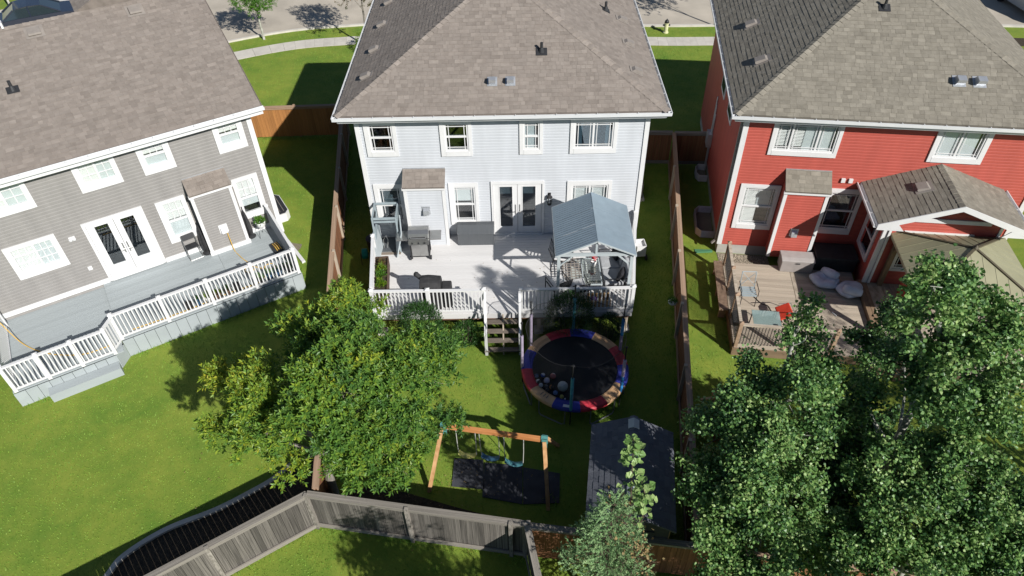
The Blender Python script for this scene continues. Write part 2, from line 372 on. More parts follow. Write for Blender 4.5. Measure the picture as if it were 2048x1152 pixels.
def window(house, x0, x1, z0, z1, g, y=0, rz=0, split=None, at=None, bars='prairie', back='room', blind_or_reflection=None, pane='pane_clear', nm='window', label=None):
    """x0..z1 casing outline, g = glass (gx0,gx1,gz0,gz1); window's own axes: x right, -y outward"""
    w = MB(); T = .055; gx0, gx1, gz0, gz1 = g
    w.box(x0,gx0-.05,-T,.0,z0,z1); w.box(gx1+.05,x1,-T,0,z0,z1); w.box(gx0-.05,gx1+.05,-T,0,gz1+.05,z1); w.box(gx0-.05,gx1+.05,-T-.006,0,z0,gz0-.05)
    f0 = -.035; f1 = .06       # vinyl frame
    w.box(gx0-.05,gx0,f0,f1,gz0-.05,gz1+.05); w.box(gx1,gx1+.05,f0,f1,gz0-.05,gz1+.05); w.box(gx0,gx1,f0,f1,gz1,gz1+.05); w.box(gx0,gx1,f0,f1,gz0-.05,gz0)
    panes = [(gx0,gx1,gz0,gz1)]
    if split == 'h':
        w.box(gx0,gx1,-.022,.05,at-.03,at+.03); panes = [(gx0,gx1,at+.03,gz1),(gx0,gx1,gz0,at-.03)]
    if split == 'v':
        for a in (at if isinstance(at,(list,tuple)) else [at]): w.box(a-.03,a+.03,-.012,.05,gz0,gz1)
        xs = [gx0]+sum([[a-.03,a+.03] for a in (at if isinstance(at,(list,tuple)) else [at])], [])+[gx1]
        panes = [(xs[i],xs[i+1],gz0,gz1) for i in range(0,len(xs),2)]
    ob = w.build(nm, 'trim', house, (0,y,0), rz)
    if label: ob['label'] = label
    for p in panes: MB().box(p[0],p[1],.008,.014,p[2],p[3]).build('pane', pane, ob)
    mt = MB(); t = .011
    for i, (a,b,c,d) in enumerate(panes):
        if bars == 'prairie':
            o = .07
            for q in (a+o, b-o): mt.box(q-t,q+t,-.006,.006,c,d)
            for q in ((d-o,) if split == 'h' and i == 0 else ((c+o,) if split == 'h' else (c+o,d-o))): mt.box(a,b,-.008,.005,q-t,q+t)
        elif bars and (bars != 'top' or i == 0):
            nx, nz = bars if isinstance(bars, tuple) else (3,2)
            for j in range(1,nx): q = a+(b-a)*j/nx; mt.box(q-t,q+t,-.006,.006,c,d)
            for j in range(1,nz): q = c+(d-c)*j/nz; mt.box(a,b,-.008,.005,q-t,q+t)
    if mt.f: mt.build('muntins', 'trim', ob)
    r = MB(); D = .5; a,b,c,d = gx0-.05,gx1+.05,gz0-.05,gz1+.05
    r.add([(a,.061,c),(b,.061,c),(b,D,c),(a,D,c),(a,.061,d),(b,.061,d),(b,D,d),(a,D,d)], [(0,1,2,3),(4,7,6,5),(3,2,6,7),(0,3,7,4),(1,5,6,2)])
    r.build('interior', back, ob)
    for bl in (blind_or_reflection or []):       # (fx0,fx1,fz0,fz1,material,slats)
        fx0,fx1,fz0,fz1,bm,sl = bl; X0 = gx0+(gx1-gx0)*fx0; X1 = gx0+(gx1-gx0)*fx1; Z0 = gz0+(gz1-gz0)*fz0; Z1 = gz0+(gz1-gz0)*fz1
        q = MB()
        if sl:
            zz = Z0
            while zz < Z1: q.beam((X0,.05,zz),(X1,.05,zz),.004,.032,up=(0,.55,.8)); zz += .05
        else: q.box(X0,X1,.034,.038,Z0,Z1)
        q.build('blind_or_reflection', bm, ob)
    return ob
def hole(g, s0=0): return (g[0]-.05-s0, g[1]+.05-s0, g[2]-.05, g[3]+.05)
def sclip(poly, a, b):
    out = []; n = len(poly)
    side = lambda p: (b[0]-a[0])*(p[1]-a[1])-(b[1]-a[1])*(p[0]-a[0])
    for i in range(n):
        p, q = poly[i], poly[(i+1) % n]; sp, sq = side(p), side(q)
        if sp >= 0: out.append(p)
        if sp*sq < 0: t = sp/(sp-sq); out.append((p[0]+(q[0]-p[0])*t, p[1]+(q[1]-p[1])*t))
    return out
SHW = (.13,.18,.23,.30); SHH = (.002,.008); EXPO = .14
SHM = {}
def shmesh(i, j, m):
    if (i,j,m) not in SHM:
        w = SHW[i]-.004; h = SHH[j]+.006; e = EXPO+.012
        SHM[i,j,m] = MB().add([(0,0,h),(w,0,h),(w,e,.003),(0,e,.003),(0,0,0),(w,0,0),(w,e,0),(0,e,0)],
                              [(0,1,2,3),(4,5,1,0),(5,6,2,1),(7,4,0,3)]).mesh('shingle', m)
    return SHM[i,j,m]
def shingle_slopes(roof, slopes, style, ncap, camloc, seed=1):
    """slopes: (O, es, et, poly in eave coords, counter-clockwise). The nearest whole shingles are pieces of their own"""
    rg = random.Random(seed); full = []; mb = MB()
    for O, es, et, poly in slopes:
        O, es, et = Vector(O), Vector(es).normalized(), Vector(et).normalized(); n = es.cross(et).normalized()
        s0, s1 = min(p[0] for p in poly), max(p[0] for p in poly); t0, t1 = min(p[1] for p in poly), max(p[1] for p in poly)
        t = t0
        while t < t1-.02:
            s = s0-rg.uniform(0,.3)
            while s < s1:
                i = rg.randrange(4); j = rg.randrange(2); w = SHW[i]
                q = [(s,t),(s+w-.004,t),(s+w-.004,t+EXPO+.012),(s,t+EXPO+.012)]; c = q
                for k in range(len(poly)):
                    c = sclip(c, poly[k], poly[(k+1) % len(poly)])
                    if len(c) < 3: break
                if len(c) >= 3:
                    if len(c) == 4 and all(abs(a[0]-b[0])+abs(a[1]-b[1]) < 1e-6 for a,b in zip(c,q)):
                        full.append(((O+es*s+et*t-camloc).length, O+es*s+et*t, es, et, n, i, j))
                    else:
                        h = SHH[j]+.006; k = len(c)
                        top = [O+es*a+et*b+n*(h-(h-.003)*(b-t)/(EXPO+.012)) for a,b in c]; bot = [O+es*a+et*b for a,b in c]
                        mb.add(top+bot, [tuple(range(k))]+[(x,k+x,k+(x+1) % k,(x+1) % k) for x in range(k)])
                s += w
            t += EXPO
    full.sort(key=lambda a: a[0])
    for q, (d,P,es,et,n,i,j) in enumerate(full):
        if q < ncap:
            mx = Matrix(((es.x,et.x,n.x,P.x),(es.y,et.y,n.y,P.y),(es.z,et.z,n.z,P.z),(0,0,0,1)))
            instm('shingle', shmesh(i,j,'shingle_'+style), roof, mx)
        else:
            w = SHW[i]-.004; h = SHH[j]+.006; e = EXPO+.012
            T = lambda a,b,c: P+es*a+et*b+n*c
            mb.add([T(0,0,h),T(w,0,h),T(w,e,.003),T(0,e,.003),T(0,0,0),T(w,0,0),T(w,e,0),T(0,e,0)], [(0,1,2,3),(4,5,1,0),(5,6,2,1),(7,4,0,3)])
    if mb.f: mb.build('shingles', 'shingles_'+style, roof, kind='stuff')
CAPM = {}
def ridge_caps(roof, a, b, na, nb, style, w=.15):
    """folded cap shingles from a (low) to b (high); na, nb lie in the two slopes, pointing down and away from the ridge"""
    a, b = Vector(a), Vector(b); d = (b-a); L = d.length; d.normalize(); na, nb = Vector(na).normalized(), Vector(nb).normalized(); up = (d.cross(na-nb)).normalized()
    if up.z < 0: up = -up
    n = max(1, int(L/.2)); e = L/n
    m0 = MB(); h = .024
    P = [na*w, Vector((0,0,0)), nb*w]
    vs = [p+up*(h+.006) for p in P]+[p+d*(e+.03)+up*(.014) for p in P]+[p for p in P]
    m0.add(vs, [(0,1,4,3),(1,2,5,4),(6,7,1,0),(7,8,2,1)]); me = m0.mesh('ridge_cap', 'cap_'+style)
    for i in range(n): inst('ridge_cap', me, roof, a+d*(e*i))
def gutter(house, a, b, out, z, m='metal_white'):
    a, b, out = Vector((*a,z)), Vector((*b,z)), Vector((*out,0)); g = MB(); w = .11; h = .10
    P = [Vector((0,0,0)), out*w, out*(w+.012), out*w*.15]
    g.prism([a, a+out*w, a+out*w+Vector((0,0,.012)), a+Vector((0,0,.012))], b-a)
    g.prism([a+out*(w-.014), a+out*w+out*.01, a+out*w+out*.02+Vector((0,0,h)), a+out*(w-.004)+Vector((0,0,h))], b-a)
    g.prism([a+Vector((0,0,.012)), a+out*.012+Vector((0,0,.012)), a+out*.012+Vector((0,0,h)), a+Vector((0,0,h))], b-a)
    L = (b-a).length; d = (b-a).normalized()
    for i in range(1, int(L/.6)): g.beam(a+d*.6*i+Vector((0,0,h-.008))+out*.01, a+d*.6*i+Vector((0,0,h-.008))+out*w, .02, .006)
    return g.build('gutter', m, house)
def box_vent(roof, P, es, et, m, w=.3, l=.36, h=.13):
    P, es, et = Vector(P), Vector(es).normalized(), Vector(et).normalized(); n = es.cross(et).normalized()
    mx = Matrix(((es.x,et.x,n.x,P.x),(es.y,et.y,n.y,P.y),(es.z,et.z,n.z,P.z),(0,0,0,1)))
    v = MB().box(-w*.75,w*.75,-l*.75,l*.75,.018,.026)
    v.prism([(-w/2,-l/2,.03),(-w/2,l/2,.03),(-w/2,l/2-.06,h*.8),(-w/2,-l/2-.01,h),(-w/2,-l/2-.03,h*.6)], (w,0,0))
    o = v.build('roof_vent', m, roof); o.matrix_basis = mx; return o
def pipe_vent(roof, P, es, et):
    P = Vector(P); es, et = Vector(es).normalized(), Vector(et).normalized(); n = es.cross(et).normalized()
    v = MB(); c = [P-es*.17-et*.14+n*.02, P+es*.17-et*.14+n*.02, P+es*.17+et*.14+n*.02, P-es*.17+et*.14+n*.02]
    v.prism(c, n*.01); v.lathe([(.10,.0),(.06,.12),(.045,.14),(.045,.30),(.03,.30)], (P.x,P.y,P.z), 10)
    return v.build('vent_pipe', 'black_plastic', roof)
def hip_roof(house, x0, x1, y0, y1, ze, slope, style, ncap, camloc, seed):
    """eave rectangle (outer edge), hips at 45 degrees in plan"""
    hw = min(x1-x0, y1-y0)/2; zr = ze+hw*slope
    if (x1-x0) >= (y1-y0): r0, r1 = (x0+hw,(y0+y1)/2,zr), (x1-hw,(y0+y1)/2,zr)
    else: r0, r1 = ((x0+x1)/2,y0+hw,zr), ((x0+x1)/2,y1-hw,zr)
    c = [(x0,y0,ze),(x1,y0,ze),(x1,y1,ze),(x0,y1,ze)]
    m = MB(); th = Vector((0,0,-.05))
    deep = (x1-x0) < (y1-y0)
    back = [c[0],c[1],r0] if deep else [c[0],c[1],r1,r0]
    right = [c[1],c[2],r1,r0] if deep else [c[1],c[2],r1]
    front = [c[2],c[3],r1] if deep else [c[2],c[3],r0,r1]
    left = [c[3],c[0],r0,r1] if deep else [c[3],c[0],r0]
    for p in (back,right,front,left): m.add(p, [tuple(range(len(p)))])
    m.add([Vector(q)+th for q in c], [(3,2,1,0)])
    m.add(c+[Vector(q)+th for q in c], [(i,4+i,4+(i+1) % 4,(i+1) % 4) for i in range(4)])
    roof = m.build('roof', 'roof_'+style, house)
    def sl(p, es, et):
        O = Vector(p[0]); e, t = Vector(es), Vector(et).normalized()
        return (O+e.cross(t)*.004, e, t, [((Vector(q)-O).dot(e), (Vector(q)-O).dot(t)) for q in p])
    S_ = [sl(back,(1,0,0),(0,1,slope)), sl(left,(0,-1,0),(1,0,slope)), sl(right,(0,1,0),(-1,0,slope))]
    shingle_slopes(roof, S_, style, ncap, camloc, seed)
    for a, b, na, nb in ((c[0],r0,(-1,1,-.0),(1,-1,-.0)), (c[1],r1 if not deep else r0,(1,1,0),(-1,-1,0))):
        a, b = Vector(a), Vector(b); d = (b-a).normalized()
        # directions inside each slope, square to the hip
        ns = Vector((0,-slope,1)).normalized(); ss = Vector((-slope if a.x < b.x else slope,0,1)).normalized()
        v1 = d.cross(ns); v1 = v1 if v1.z < 0 else -v1; v2 = d.cross(ss); v2 = v2 if v2.z < 0 else -v2
        ridge_caps(roof, a, b, v1, v2, style)
    if (Vector(r0)-Vector(r1)).length > .3:
        d = (Vector(r1)-Vector(r0)).normalized()
        if deep: ridge_caps(roof, r0, r1, (-1,0,-slope), (1,0,-slope), style)
        else: ridge_caps(roof, r0, r1, (0,-1,-slope), (0,1,-slope), style)
    return roof, zr
def downspout(house, x, y, z0, z1, m='trim'):
    d = MB().box(x-.035,x+.035,y-.05,y,z0+.12,z1); d.beam((x,y-.03,z0+.14),(x,y-.22,z0+.03),.07,.05); d.build('downspout', m, house)
def shed_bump(house, x0, x1, yd, z0, z1, ztop, sid, style, over=.06):
    """fireplace chase: body x0..x1 out to -yd, little lean-to roof"""
    w = MB(); lap_wall(w, (x0,-yd), (x1,-yd), z0, z1); lap_wall(w, (x0,0), (x0,-yd), z0, z1, n=(-1,0)); lap_wall(w, (x1,-yd), (x1,0), z0, z1, n=(1,0))
    w.add([(x0,-yd,z1),(x1,-yd,z1),(x1,0,ztop),(x0,0,ztop),(x0,0,z1),(x1,0,z1)], [(0,4,3),(1,2,5)])
    b = w.build('chase', sid, house)
    t = MB()
    for x in (x0,x1): t.box(x-.05 if x == x0 else x-.055, x+.055 if x == x0 else x+.05, -yd-.03,-yd+.035,z0,z1)
    t.box(x0-over-.02,x1+over+.02,-yd-.09,-yd-.03,z1-.04,z1+.07); t.build('chase_trim', 'trim', b)
    r = MB(); sl = (ztop-z1-.07)/(yd+.1)
    r.prism([(x0-over,-yd-.1,z1+.04),(x0-over,0,ztop-.03),(x0-over,0,ztop+.01),(x0-over,-yd-.1,z1+.08)], (x1-x0+2*over,0,0))
    rf = r.build('chase_roof', 'roof_'+style, b); n = MB(); n.box(x0-over,x1+over,-.03,0,ztop,ztop+.035); n.build('flashing', 'galv', b)
    mb = MB(); rg = random.Random(3)
    O = Vector((x0-over,-yd-.11,z1+.085)); et = Vector((0,1,sl)).normalized(); nn = Vector((1,0,0)).cross(et)
    s = 0; Lr = x1-x0+2*over; T = math.hypot(yd+.1, ztop-z1-.07)
    t_ = 0
    while t_ < T-.03:
        s = -rg.uniform(0,.2)
        while s < Lr:
            i = rg.randrange(4); wv = SHW[i]; a, c2 = max(0,s), min(Lr,s+wv-.004)
            if c2-a > .03:
                h = SHH[rg.randrange(2)]+.006; e = min(EXPO+.012, T-t_)
                f = lambda u,v,q: O+Vector((u,0,0))+et*(t_+v)+nn*q
                MB().add([f(a,0,h)-f(a,0,0),f(c2,0,h)-f(a,0,0),f(c2,e,.003)-f(a,0,0),f(a,e,.003)-f(a,0,0),f(a,0,0)-f(a,0,0),f(c2,0,0)-f(a,0,0)], [(0,1,2,3),(4,5,1,0)]).build('shingle', 'shingle_'+style, b, f(a,0,0))
            s += wv
        t_ += EXPO
    return b
def wall_vent(house, x, z, y, m='galv', s=.13):
    v = MB().box(x-s,x+s,y-.012,y,z-s*1.2,z+s*1.2); v.prism([(x-s*.7,y-.012,z-s*.8),(x-s*.7,y-.13,z-s*.9),(x-s*.7,y-.10,z+s*.3),(x-s*.7,y-.012,z+s*.7)], (s*1.4,0,0))
    return v.build('wall_vent', m, house)
def local_cam(o, rz):
    return Matrix.Rotation(-rz,3,'Z') @ (Vector(CAM)-Vector((o[0],o[1],0)))
# ------------------------------------------------------------ white house
def french_door(house, x0, x1, z0, z1, g1, g2, backs='room', shade=None):
    f = MB(); xm = (g1[1]+g2[0])/2; T = .06
    f.box(x0,g1[0]-.22,-T,0,z0,z1); f.box(g2[1]+.22,x1,-T,0,z0,z1); f.box(g1[0]-.22,g2[1]+.22,-T,0,g1[3]+.12,z1); f.box(g1[0]-.22,g2[1]+.22,-.09,0,z0,z0+.05)
    fr = f.build('door_frame', 'trim', house)
    for k, (g, hx) in enumerate(((g1,xm-.07),(g2,xm+.07))):
        a, b = (g[0]-.215, xm-.006) if k == 0 else (xm+.006, g[1]+.215)
        d = MB(); zb, zt = z0+.055, g[3]+.115
        d.box(a,g[0],-.02,.03,zb,zt); d.box(g[1],b,-.02,.03,zb,zt); d.box(g[0],g[1],-.02,.03,zb,g[2]); d.box(g[0],g[1],-.02,.03,g[3],zt)
        for q in ((g[0]-.03,g[0]),(g[1],g[1]+.03)): d.box(q[0],q[1],-.028,-.02,g[2]-.03,g[3]+.03)
        o = d.build('door', 'trim', house)
        MB().box(g[0],g[1],0,.008,g[2],g[3]).build('pane', 'pane_dark', o)
        r = MB(); r.add([(g[0]-.1,.031,g[2]-.1),(g[1]+.1,.031,g[2]-.1),(g[1]+.1,.6,g[2]-.1),(g[0]-.1,.6,g[2]-.1),(g[0]-.1,.031,g[3]+.05),(g[1]+.1,.031,g[3]+.05),(g[1]+.1,.6,g[3]+.05),(g[0]-.1,.6,g[3]+.05)], [(0,1,2,3),(4,7,6,5),(3,2,6,7),(0,3,7,4),(1,5,6,2)])
        r.build('interior', backs, o)
        if shade: MB().box(g[0],g[1],.06,.064,g[3]-(g[3]-g[2])*shade,g[3]).build('blind_or_reflection', 'blind_gray', o)
        h = MB().lathe([(.022,0),(.022,.05),(.012,.05)], (hx,-.03,z0+.95), 8); h.beam((hx,-.06,z0+.97),(hx+(-.1 if k == 0 else .1),-.06,z0+.97),.018,.018)
        h.box(hx-.02,hx+.02,-.03,-.02,z0+.85,z0+1.25); h.build('handle', 'steel', o)
def lantern(house, x, z, y=0):
    l = MB().box(x-.05,x+.05,y-.02,y,z+.02,z+.2); l.beam((x,y-.01,z+.16),(x,y-.14,z+.19),.02,.02)
    l.lathe([(.10,.0),(.085,.04),(.02,.09),(.012,.12)], (x,y-.14,z+.1), 6); l.lathe([(.06,-.2),(.07,-.18)], (x,y-.14,z), 6)
    for k in range(6): a = k*1.047; l.beam((x+.06*math.cos(a),y-.14+.06*math.sin(a),z-.19),(x+.088*math.cos(a),y-.14+.088*math.sin(a),z+.1),.014,.014)
    o = l.build('wall_lantern', 'black_metal', house); MB().lathe([(.05,-.18),(.075,.09)], (x,y-.14,z), 6).build('lamp_glass', 'pane_clear', o)
WH = thing('white_house', 'white two storey house with taupe hip roof between grey and red houses', 'house')
def white_house():
    h = WH; X0, X1, Y1 = -4.88, 4.01, 8.4; Z1 = 5.62
    wins = [((-4.66,-3.68,4.20,5.60),(-4.47,-3.84,4.42,5.28),'h',4.86,dict(pane='pane_dark')),
            ((-2.35,-1.37,4.17,5.60),(-2.15,-1.53,4.40,5.27),'h',4.85,dict(pane='pane_dark')),
            ((.09,.81,4.19,5.60),(.26,.66,4.41,5.27),'h',4.82,dict(blind_or_reflection=[(0,.85,0,1,'blind_gray',0)])),
            ((1.65,3.09,4.19,5.60),(1.82,2.93,4.42,5.25),'v',2.36,dict(blind_or_reflection=[(.06,.18,0,1,'curtain_blue',0),(.82,.93,0,1,'curtain_blue',0)], pane='pane_dark')),
            ((-4.68,-3.70,1.52,3.15),(-4.49,-3.85,1.72,2.97),'h',2.30,dict(blind_or_reflection=[(0,1,.5,1,'blind_reflection_green',0)], pane='pane_dark')),
            ((-2.24,-1.28,1.47,3.15),(-2.05,-1.43,1.64,2.96),'h',2.29,dict(blind_or_reflection=[(0,1,.58,1,'blind_reflection_green',0)])),
            ((1.62,3.07,1.90,3.15),(1.82,2.91,2.10,2.96),'v',2.36,dict(blind_or_reflection=[(0,1,0,1,'blind_reflection_green',1)]))]
    holes = [hole(w[1], X0) for w in wins]+[(-.80-X0,.81-X0,1.05,3.08)]
    w = MB(); lap_wall(w, (X0,0), (X1,0), .35, Z1, holes); lap_wall(w, (X0,Y1), (X0,0), .35, Z1, n=(-1,0)); lap_wall(w, (X1,0), (X1,Y1), .35, Z1, n=(1,0))
    w.add([(X0,Y1,.35),(X1,Y1,.35),(X1,Y1,Z1),(X0,Y1,Z1)], [(1,0,3,2)]); w.build('wall', 'white_siding', h)
    f = MB().box(X0+.02,X1-.02,.02,Y1-.02,-.05,.36); f.build('foundation', 'foundation', h)
    for x, a, b in ((X0,-.04,.10),(X1,-.10,.04)):
        t = MB().box(x+a,x+b,-.045,.02,.36,Z1); t.box(x-.04 if x == X0 else x-.02, x+.02 if x == X0 else x+.04,.019,.12,.36,Z1); t.build('corner_trim', 'trim', h)
    for c, g, sp, at, kw in wins: window(h, *c, g, split=sp, at=at, **kw)
    # the lamp shade standing inside behind the lower sash
    french_door(h, -.86, .88, 1.0, 3.18, (-.58,-.17,1.33,2.96), (.17,.59,1.33,2.96), shade=.2)
    lantern(h, 1.05, 2.5)
    sf = MB().box(-5.28,4.41,-.42,.0,Z1-.02,Z1+.01); sf.box(-5.28,X0,.002,8.8,Z1-.02,Z1+.01); sf.box(X1,4.41,.002,8.8,Z1-.02,Z1+.01)
    sf.build('soffit', 'trim', h)
    fa = MB().box(-5.29,4.42,-.44,-.42,5.62,5.83); fa.box(-5.31,-5.29,-.44,8.8,5.62,5.83); fa.box(4.42,4.44,-.44,8.8,5.62,5.83); fa.build('fascia', 'trim', h)
    roof, zr = hip_roof(h, -5.33, 4.46, -.46, 8.86, 5.86, .49, 'taupe', 300, Vector(CAM), 11)
    gutter(h, (-5.42,-.44), (4.55,-.44), (0,-1), 5.735); gutter(h, (-5.31,-.54), (-5.31,8.8), (-1,0), 5.735); gutter(h, (4.44,-.54), (4.44,8.8), (1,0), 5.735)
    zb = lambda y: 5.86+.49*(y+.46)
    for x in (-.70,-.16): box_vent(roof, (x,.55,zb(.55)), (1,0,0), (0,1,.49), 'galv', .2, .22, .24)
    pipe_vent(roof, (.80,1.5,zb(1.5)), (1,0,0), (0,1,.49))
    z = 5.86+.49*.75
    for y in (1.28,3.15,5.12,7.1): box_vent(roof, (-5.33+.75,y,z), (0,-1,0), (1,0,.49), 'vent_gray', .24, .30, .13)
    for y in (1.28,3.25,5.13): box_vent(roof, (4.46-.77,y,z+.01), (0,1,0), (-1,0,.49), 'vent_gray', .24, .30, .13)
    pipe_vent(roof, (3.15,5.35,5.86+.49*1.31), (0,1,0), (-1,0,.49))
    b = shed_bump(h, -3.58, -2.35, .52, 1.0, 3.32, 3.70, 'white_siding', 'taupe'); wall_vent(h, -2.97, 2.45, -.535)
white_house()

# ------------------------------------------------------------ grey house
GO = (-8.55,1.23); GR = rad(31.5)
GH = thing('gray_house', 'grey sided two storey house with gable roof and long white railed deck', 'house', (GO[0],GO[1],0), GR)
def gray_house():
    h = GH; X0, X1, Y1 = -9.1, 0, 9.9; Z1 = 5.17
    W_ = [(0,1,.55,1,'blind_white',0),(0,1,0,.48,'blind_reflection_green',0)]  # green sheets mostly paint the reflection in bare glass; white ones are blinds
    wins = [((-1.21,-.28,4.01,5.15),(-1.03,-.46,4.28,5.03),'h',4.61,dict(bars='top',blind_or_reflection=W_)),
            ((-3.50,-2.55,4.03,5.15),(-3.32,-2.74,4.30,5.03),'h',4.63,dict(bars='top',blind_or_reflection=W_)),
            ((-5.30,-4.12,4.06,5.15),(-5.12,-4.27,4.30,5.07),'v',-4.69,dict(bars=(2,3),blind_or_reflection=[(0,.5,0,1,'blind_white',0),(.5,1,0,1,'blind_reflection_green',0)])),
            ((-7.90,-6.53,4.08,5.15),(-7.75,-6.68,4.32,5.08),'v',-7.20,dict(bars=(2,3),blind_or_reflection=[(0,.5,0,1,'blind_white',0),(.5,1,0,1,'blind_reflection_green',0)])),
            ((-7.95,-6.53,1.85,3.06),(-7.78,-6.70,2.10,2.90),'v',-7.19,dict(bars=(3,3),blind_or_reflection=[(0,.5,0,1,'blind_white',0),(.5,1,0,1,'blind_reflection_green',0)])),
            ((-3.60,-2.69,1.35,3.00),(-3.40,-2.83,1.58,2.86),'h',2.16,dict(bars='top',blind_or_reflection=[(0,1,.5,1,'blind_white',0),(0,1,0,.45,'blind_reflection_green',0)])),
            ((-1.16,-.30,1.33,2.98),(-1.03,-.48,1.56,2.82),'h',2.14,dict(bars='top',blind_or_reflection=[(0,1,.5,1,'blind_white',0),(0,1,.2,.45,'blind_reflection_green',0)]))]
    holes = [hole(w[1], X0) for w in wins]+[(-5.68-X0,-4.07-X0,.83,2.95)]
    w = MB(); lap_wall(w, (X0,0), (X1,0), .3, Z1, holes, course=.115)
    lap_wall(w, (X1,0), (X1,Y1), .3, 7.3, n=(1,0), course=.115, top=lambda s: 5.42+.37*(min(s,Y1-s)+.2) if True else 0)
    lap_wall(w, (X0,Y1), (X0,0), .3, 7.3, n=(-1,0), course=.115, top=lambda s: 5.42+.37*(min(s,Y1-s)+.2))
    w.add([(X0,Y1,.3),(X1,Y1,.3),(X1,Y1,Z1),(X0,Y1,Z1)], [(1,0,3,2)]); w.build('wall', 'gray_siding', h)
    MB().box(X0+.02,X1-.02,.02,Y1-.02,-.05,.31).build('foundation', 'foundation', h)
    t = MB(); t.box(X1-.12,X1+.04,-.045,.02,.31,Z1); t.box(X1-.02,X1+.042,.019,.13,.31,Z1); t.build('corner_trim', 'trim', h); MB().box(X0-.04,X0+.1,-.045,.02,.31,Z1).build('corner_trim', 'trim', h)
    for a_, b_ in ((X0+.1,-5.78),(-3.97,-2.62),(-1.22,X1-.12)): MB().box(a_,b_,-.04,0,.70,.87).build('skirt_board', 'trim', h)
    for c, g, sp, at, kw in wins: window(h, *c, g, split=sp, at=at, **kw)
    french_door(h, -5.77, -3.98, .74, 3.07, (-5.46,-5.07,1.28,2.83), (-4.70,-4.30,1.28,2.83))
    b = shed_bump(h, -2.53, -1.30, .5, .7, 3.12, 3.5, 'gray_siding', 'taupe')
    MB().box(-2.60,-1.22,-.55,-.505,.70,.86).build('skirt_board', 'trim', h); wall_vent(h, -1.93, 1.6, -.515, 'trim', .14)
    l = MB().box(-6.24,-6.06,-.05,0,2.66,2.76); l.lathe([(.05,0),(.06,.05),(.03,.08)], (-6.2,-.1,2.66), 8); l.lathe([(.05,0),(.06,.05),(.03,.08)], (-6.1,-.1,2.66), 8); l.build('flood_light', 'trim', h)
    MB().box(-6.17,-6.05,-.03,0,1.38,1.52).build('outlet_cover', 'trim', h)
    # gable roof
    ys, ye, zr = -.42, 5.0, 7.43; sl = .37; x0, x1 = -9.5, .40
    r = MB(); r.add([(x0,ys,5.425),(x1,ys,5.425),(x1,ye,zr),(x0,ye,zr),(x1,10.4,5.425),(x0,10.4,5.425)], [(0,1,2,3),(3,2,4,5)])
    r.add([(x0,ys,5.375),(x1,ys,5.375),(x1,ye,zr-.05),(x0,ye,zr-.05),(x1,10.4,5.375),(x0,10.4,5.375)], [(3,2,1,0),(5,4,2,3)])
    # cross gable beyond the ridge
    r.add([(-3.5,5.0,zr),(-1.55,5.0,zr+.9),(.40,5.0,zr),(-3.5,10.8,zr),(-1.55,10.8,zr+.9),(.40,10.8,zr)], [(0,1,2),(0,3,4,1),(1,4,5,2)])
    roof = r.build('roof', 'roof_taupe', h)
    O = Vector((x0,ys,5.425)); et = Vector((0,1,sl)).normalized(); T = math.hypot(ye-ys, zr-5.425)
    n = Vector((1,0,0)).cross(et)
    q = Vector((0,-1,0)); et2 = Vector((1.95,0,.9)).normalized()
    shingle_slopes(roof, [(O+n*.004, (1,0,0), et, [(0,0),(x1-x0,0),(x1-x0,T),(0,T)]),
                          (Vector((-3.5,10.8,zr+.004)), (0,-1,0), et2, [(0,0),(5.8,0),(5.8,2.14),(0,2.14)])], 'taupe', 300, local_cam(GO,GR), 5)
    ridge_caps(roof, (x0,ye,zr), (-3.4,ye,zr), (0,-1,-sl), (0,1,-sl), 'taupe'); ridge_caps(roof, (-1.55,5.0,zr+.9), (-1.55,10.8,zr+.9), (-1.95,0,-.9), (1.95,0,-.9), 'taupe')
    e = MB(); e.prism([(x1+.01,ys,5.36),(x1+.01,ye,zr-.07),(x1+.01,ye,zr+.01),(x1+.01,ys,5.44)], (.018,0,0)); e.build('rake_edge', 'roof_taupe', h)
    sf = MB().box(x0,x1,-.40,0,Z1-.02,Z1+.01); sf.box(x0,x1,-.42,-.40,Z1-.02,5.40); sf.build('soffit', 'trim', h)
    gutter(h, (x0,-.42), (x1+.05,-.42), (0,-1), 5.32)
    zb = lambda y: 5.425+sl*(y-ys)
    for x in (-4.8,-1.8): box_vent(roof, (x,4.55,zb(4.55)), (1,0,0), (0,1,sl), 'vent_gray', .36, .36, .13)
    pipe_vent(roof, (-5.9,2.5,zb(2.5)), (1,0,0), (0,1,sl))
    MB().box(-5.6,-5.54,4.86,5.1,zr+.02,zr+.2).build('vent_cap', 'trim', roof)
gray_house()

